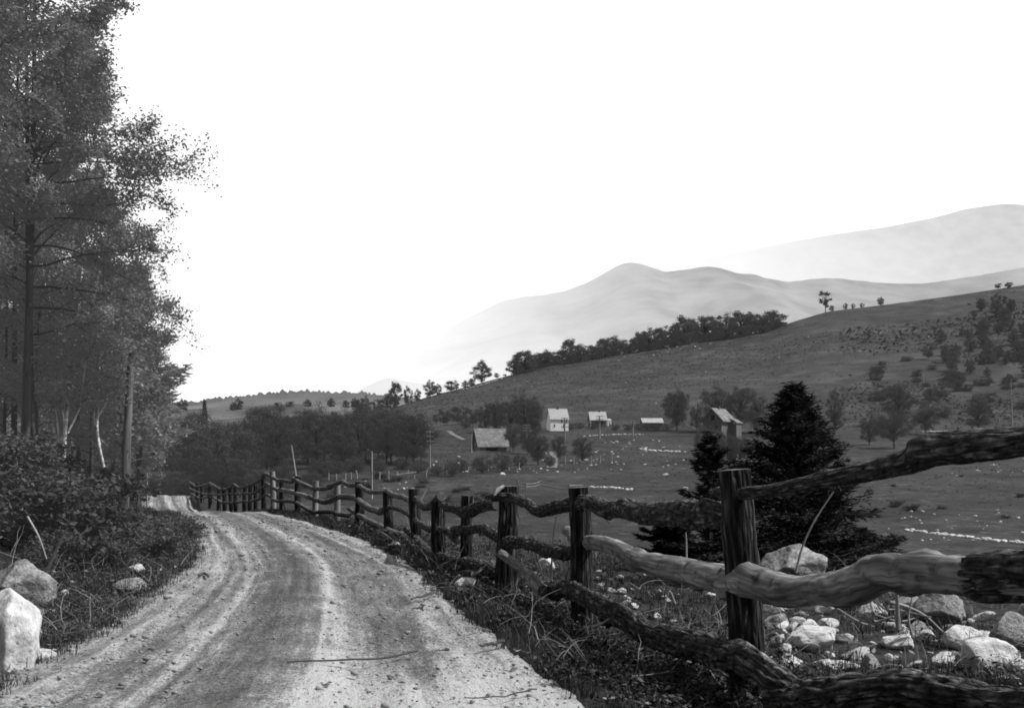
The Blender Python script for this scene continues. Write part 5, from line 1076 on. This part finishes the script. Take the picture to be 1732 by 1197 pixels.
stalk([(899, 905), (908, 940), (918, 975)], 13.2, 2.2, 'dark leaning stick behind the rails right of the broad post', m='trunk')
stalk([(897, 925), (910, 960), (925, 985)], 13.3, 1.6, 'second dark leaning stick crossing the first behind the rails', m='trunk')
stalk([(655, 890), (664, 872), (675, 858)], 23.6, 2, 'pale forked stick behind the rails of the far run')
stalk([(700, 868), (712, 845), (722, 826)], 22, 2.4, 'pale leaning slat behind the log ends in the far run')
stalk([(1002, 1060), (1018, 1054), (1030, 1046)], 9.6, 2.4, 'short white stick in the weeds under the bark rail')
stalk([(1225, 1090), (1232, 1070), (1238, 1056)], 9.0, 3.0, 'short white splinter standing left of the nearest post')
stalk([(800, 972), (810, 967), (815, 962)], 14.0, 3, 'short pale stick in the grass behind the lower rail')
g = Geo(); r2 = np.random.default_rng(8); d = 9.9
for pts, r in [([(1508, 1060), (1509, 1030), (1508, 995)], 5), ([(1470, 1010), (1463, 1030), (1478, 1050), (1505, 1040)], 3), ([(1510, 1020), (1540, 1028), (1575, 1045), (1600, 1070)], 3.6), ([(1470, 1000), (1500, 1030), (1530, 1035), (1570, 1042)], 2.4), ([(1480, 1040), (1520, 1050), (1560, 1048)], 2), ([(1538, 1075), (1535, 1045), (1545, 1010)], 2.4), ([(1400, 1018), (1440, 1045), (1480, 1060)], 2.2), ([(1462, 995), (1478, 1015), (1490, 1032)], 2.2)]:
    P = [(wx(a, d), d + r2.normal(0, .10), wz(b, d)) for a, b in pts]; tube(g, catmull(P, 22), np.linspace(r, r * .5, 22) / F * d, 8, 0, 0, lump=.25, seed=r)
link('dead_branch', g.mesh('dead_branch', M['grey_post']), None, 'tangle of bare grey dead branches and roots in the rubble', 'branch')

# ------------------------------------------------------------------ light, sky, camera
EL, AZ = math.radians(52), math.radians(95)            # sun at the right, a little ahead of the camera (azimuth from +Y towards +X)
S = (math.cos(EL) * math.sin(AZ), math.cos(EL) * math.cos(AZ), math.sin(EL))
from mathutils import Vector
ld = bpy.data.lights.new('sun', 'SUN'); ld.energy = 5.0; ld.angle = math.radians(.6); lo = bpy.data.objects.new('sun', ld); COL.objects.link(lo)
lo.rotation_euler = Vector(S).to_track_quat('Z', 'Y').to_euler(); lo.location = (20, 5, 30)
w = bpy.data.worlds.new('World'); sc.world = w; w.use_nodes = True; nt = w.node_tree; N = nt.nodes; L = nt.links; N.clear()
sky = N.new('ShaderNodeTexSky'); sky.sky_type = 'NISHITA'; sky.sun_disc = False; sky.sun_elevation = EL; sky.sun_rotation = AZ; sky.dust_density = 4
bw = N.new('ShaderNodeRGBToBW'); L.new(sky.outputs[0], bw.inputs[0])
# summer haze: a milky veil that thickens towards the horizon
tc = N.new('ShaderNodeTexCoord'); sx = N.new('ShaderNodeSeparateXYZ'); L.new(tc.outputs['Generated'], sx.inputs[0])
mr = N.new('ShaderNodeMapRange'); mr.interpolation_type = 'SMOOTHSTEP'; mr.inputs[1].default_value = .38; mr.inputs[2].default_value = .75; mr.inputs[3].default_value = 13.0; mr.inputs[4].default_value = .3; L.new(sx.outputs['Z'], mr.inputs[0])
my = N.new('ShaderNodeMapRange'); my.interpolation_type = 'SMOOTHSTEP'; my.inputs[1].default_value = -.35; my.inputs[2].default_value = .45; my.inputs[3].default_value = .10; my.inputs[4].default_value = 1.0; L.new(sx.outputs['Y'], my.inputs[0])
mm = N.new('ShaderNodeMath'); mm.operation = 'MULTIPLY'; L.new(mr.outputs[0], mm.inputs[0]); L.new(my.outputs[0], mm.inputs[1])
ad = N.new('ShaderNodeMath'); ad.operation = 'ADD'; L.new(bw.outputs[0], ad.inputs[0]); L.new(mm.outputs[0], ad.inputs[1])
bg = N.new('ShaderNodeBackground'); bg.inputs['Strength'].default_value = .08; L.new(ad.outputs[0], bg.inputs['Color'])
ow = N.new('ShaderNodeOutputWorld'); L.new(bg.outputs[0], ow.inputs['Surface'])
cd = bpy.data.cameras.new('camera'); co = bpy.data.objects.new('camera', cd); COL.objects.link(co); sc.camera = co
co.location = (0, 0, CAMH); co.rotation_euler = (math.pi / 2, 0, 0); cd.sensor_width = 36; cd.lens = 36 * F / 1732; cd.shift_y = (HY - 598.5) / 1732; cd.shift_x = 0
cd.clip_start = .05; cd.clip_end = 30000
sc.view_settings.view_transform = 'Standard'; sc.view_settings.look = 'None'; sc.view_settings.exposure = 0; sc.view_settings.gamma = 1
sc.cycles.filter_width = 1.8; sc.cycles.max_bounces = 5; sc.cycles.diffuse_bounces = 3; sc.cycles.transmission_bounces = 3; sc.cycles.transparent_max_bounces = 4
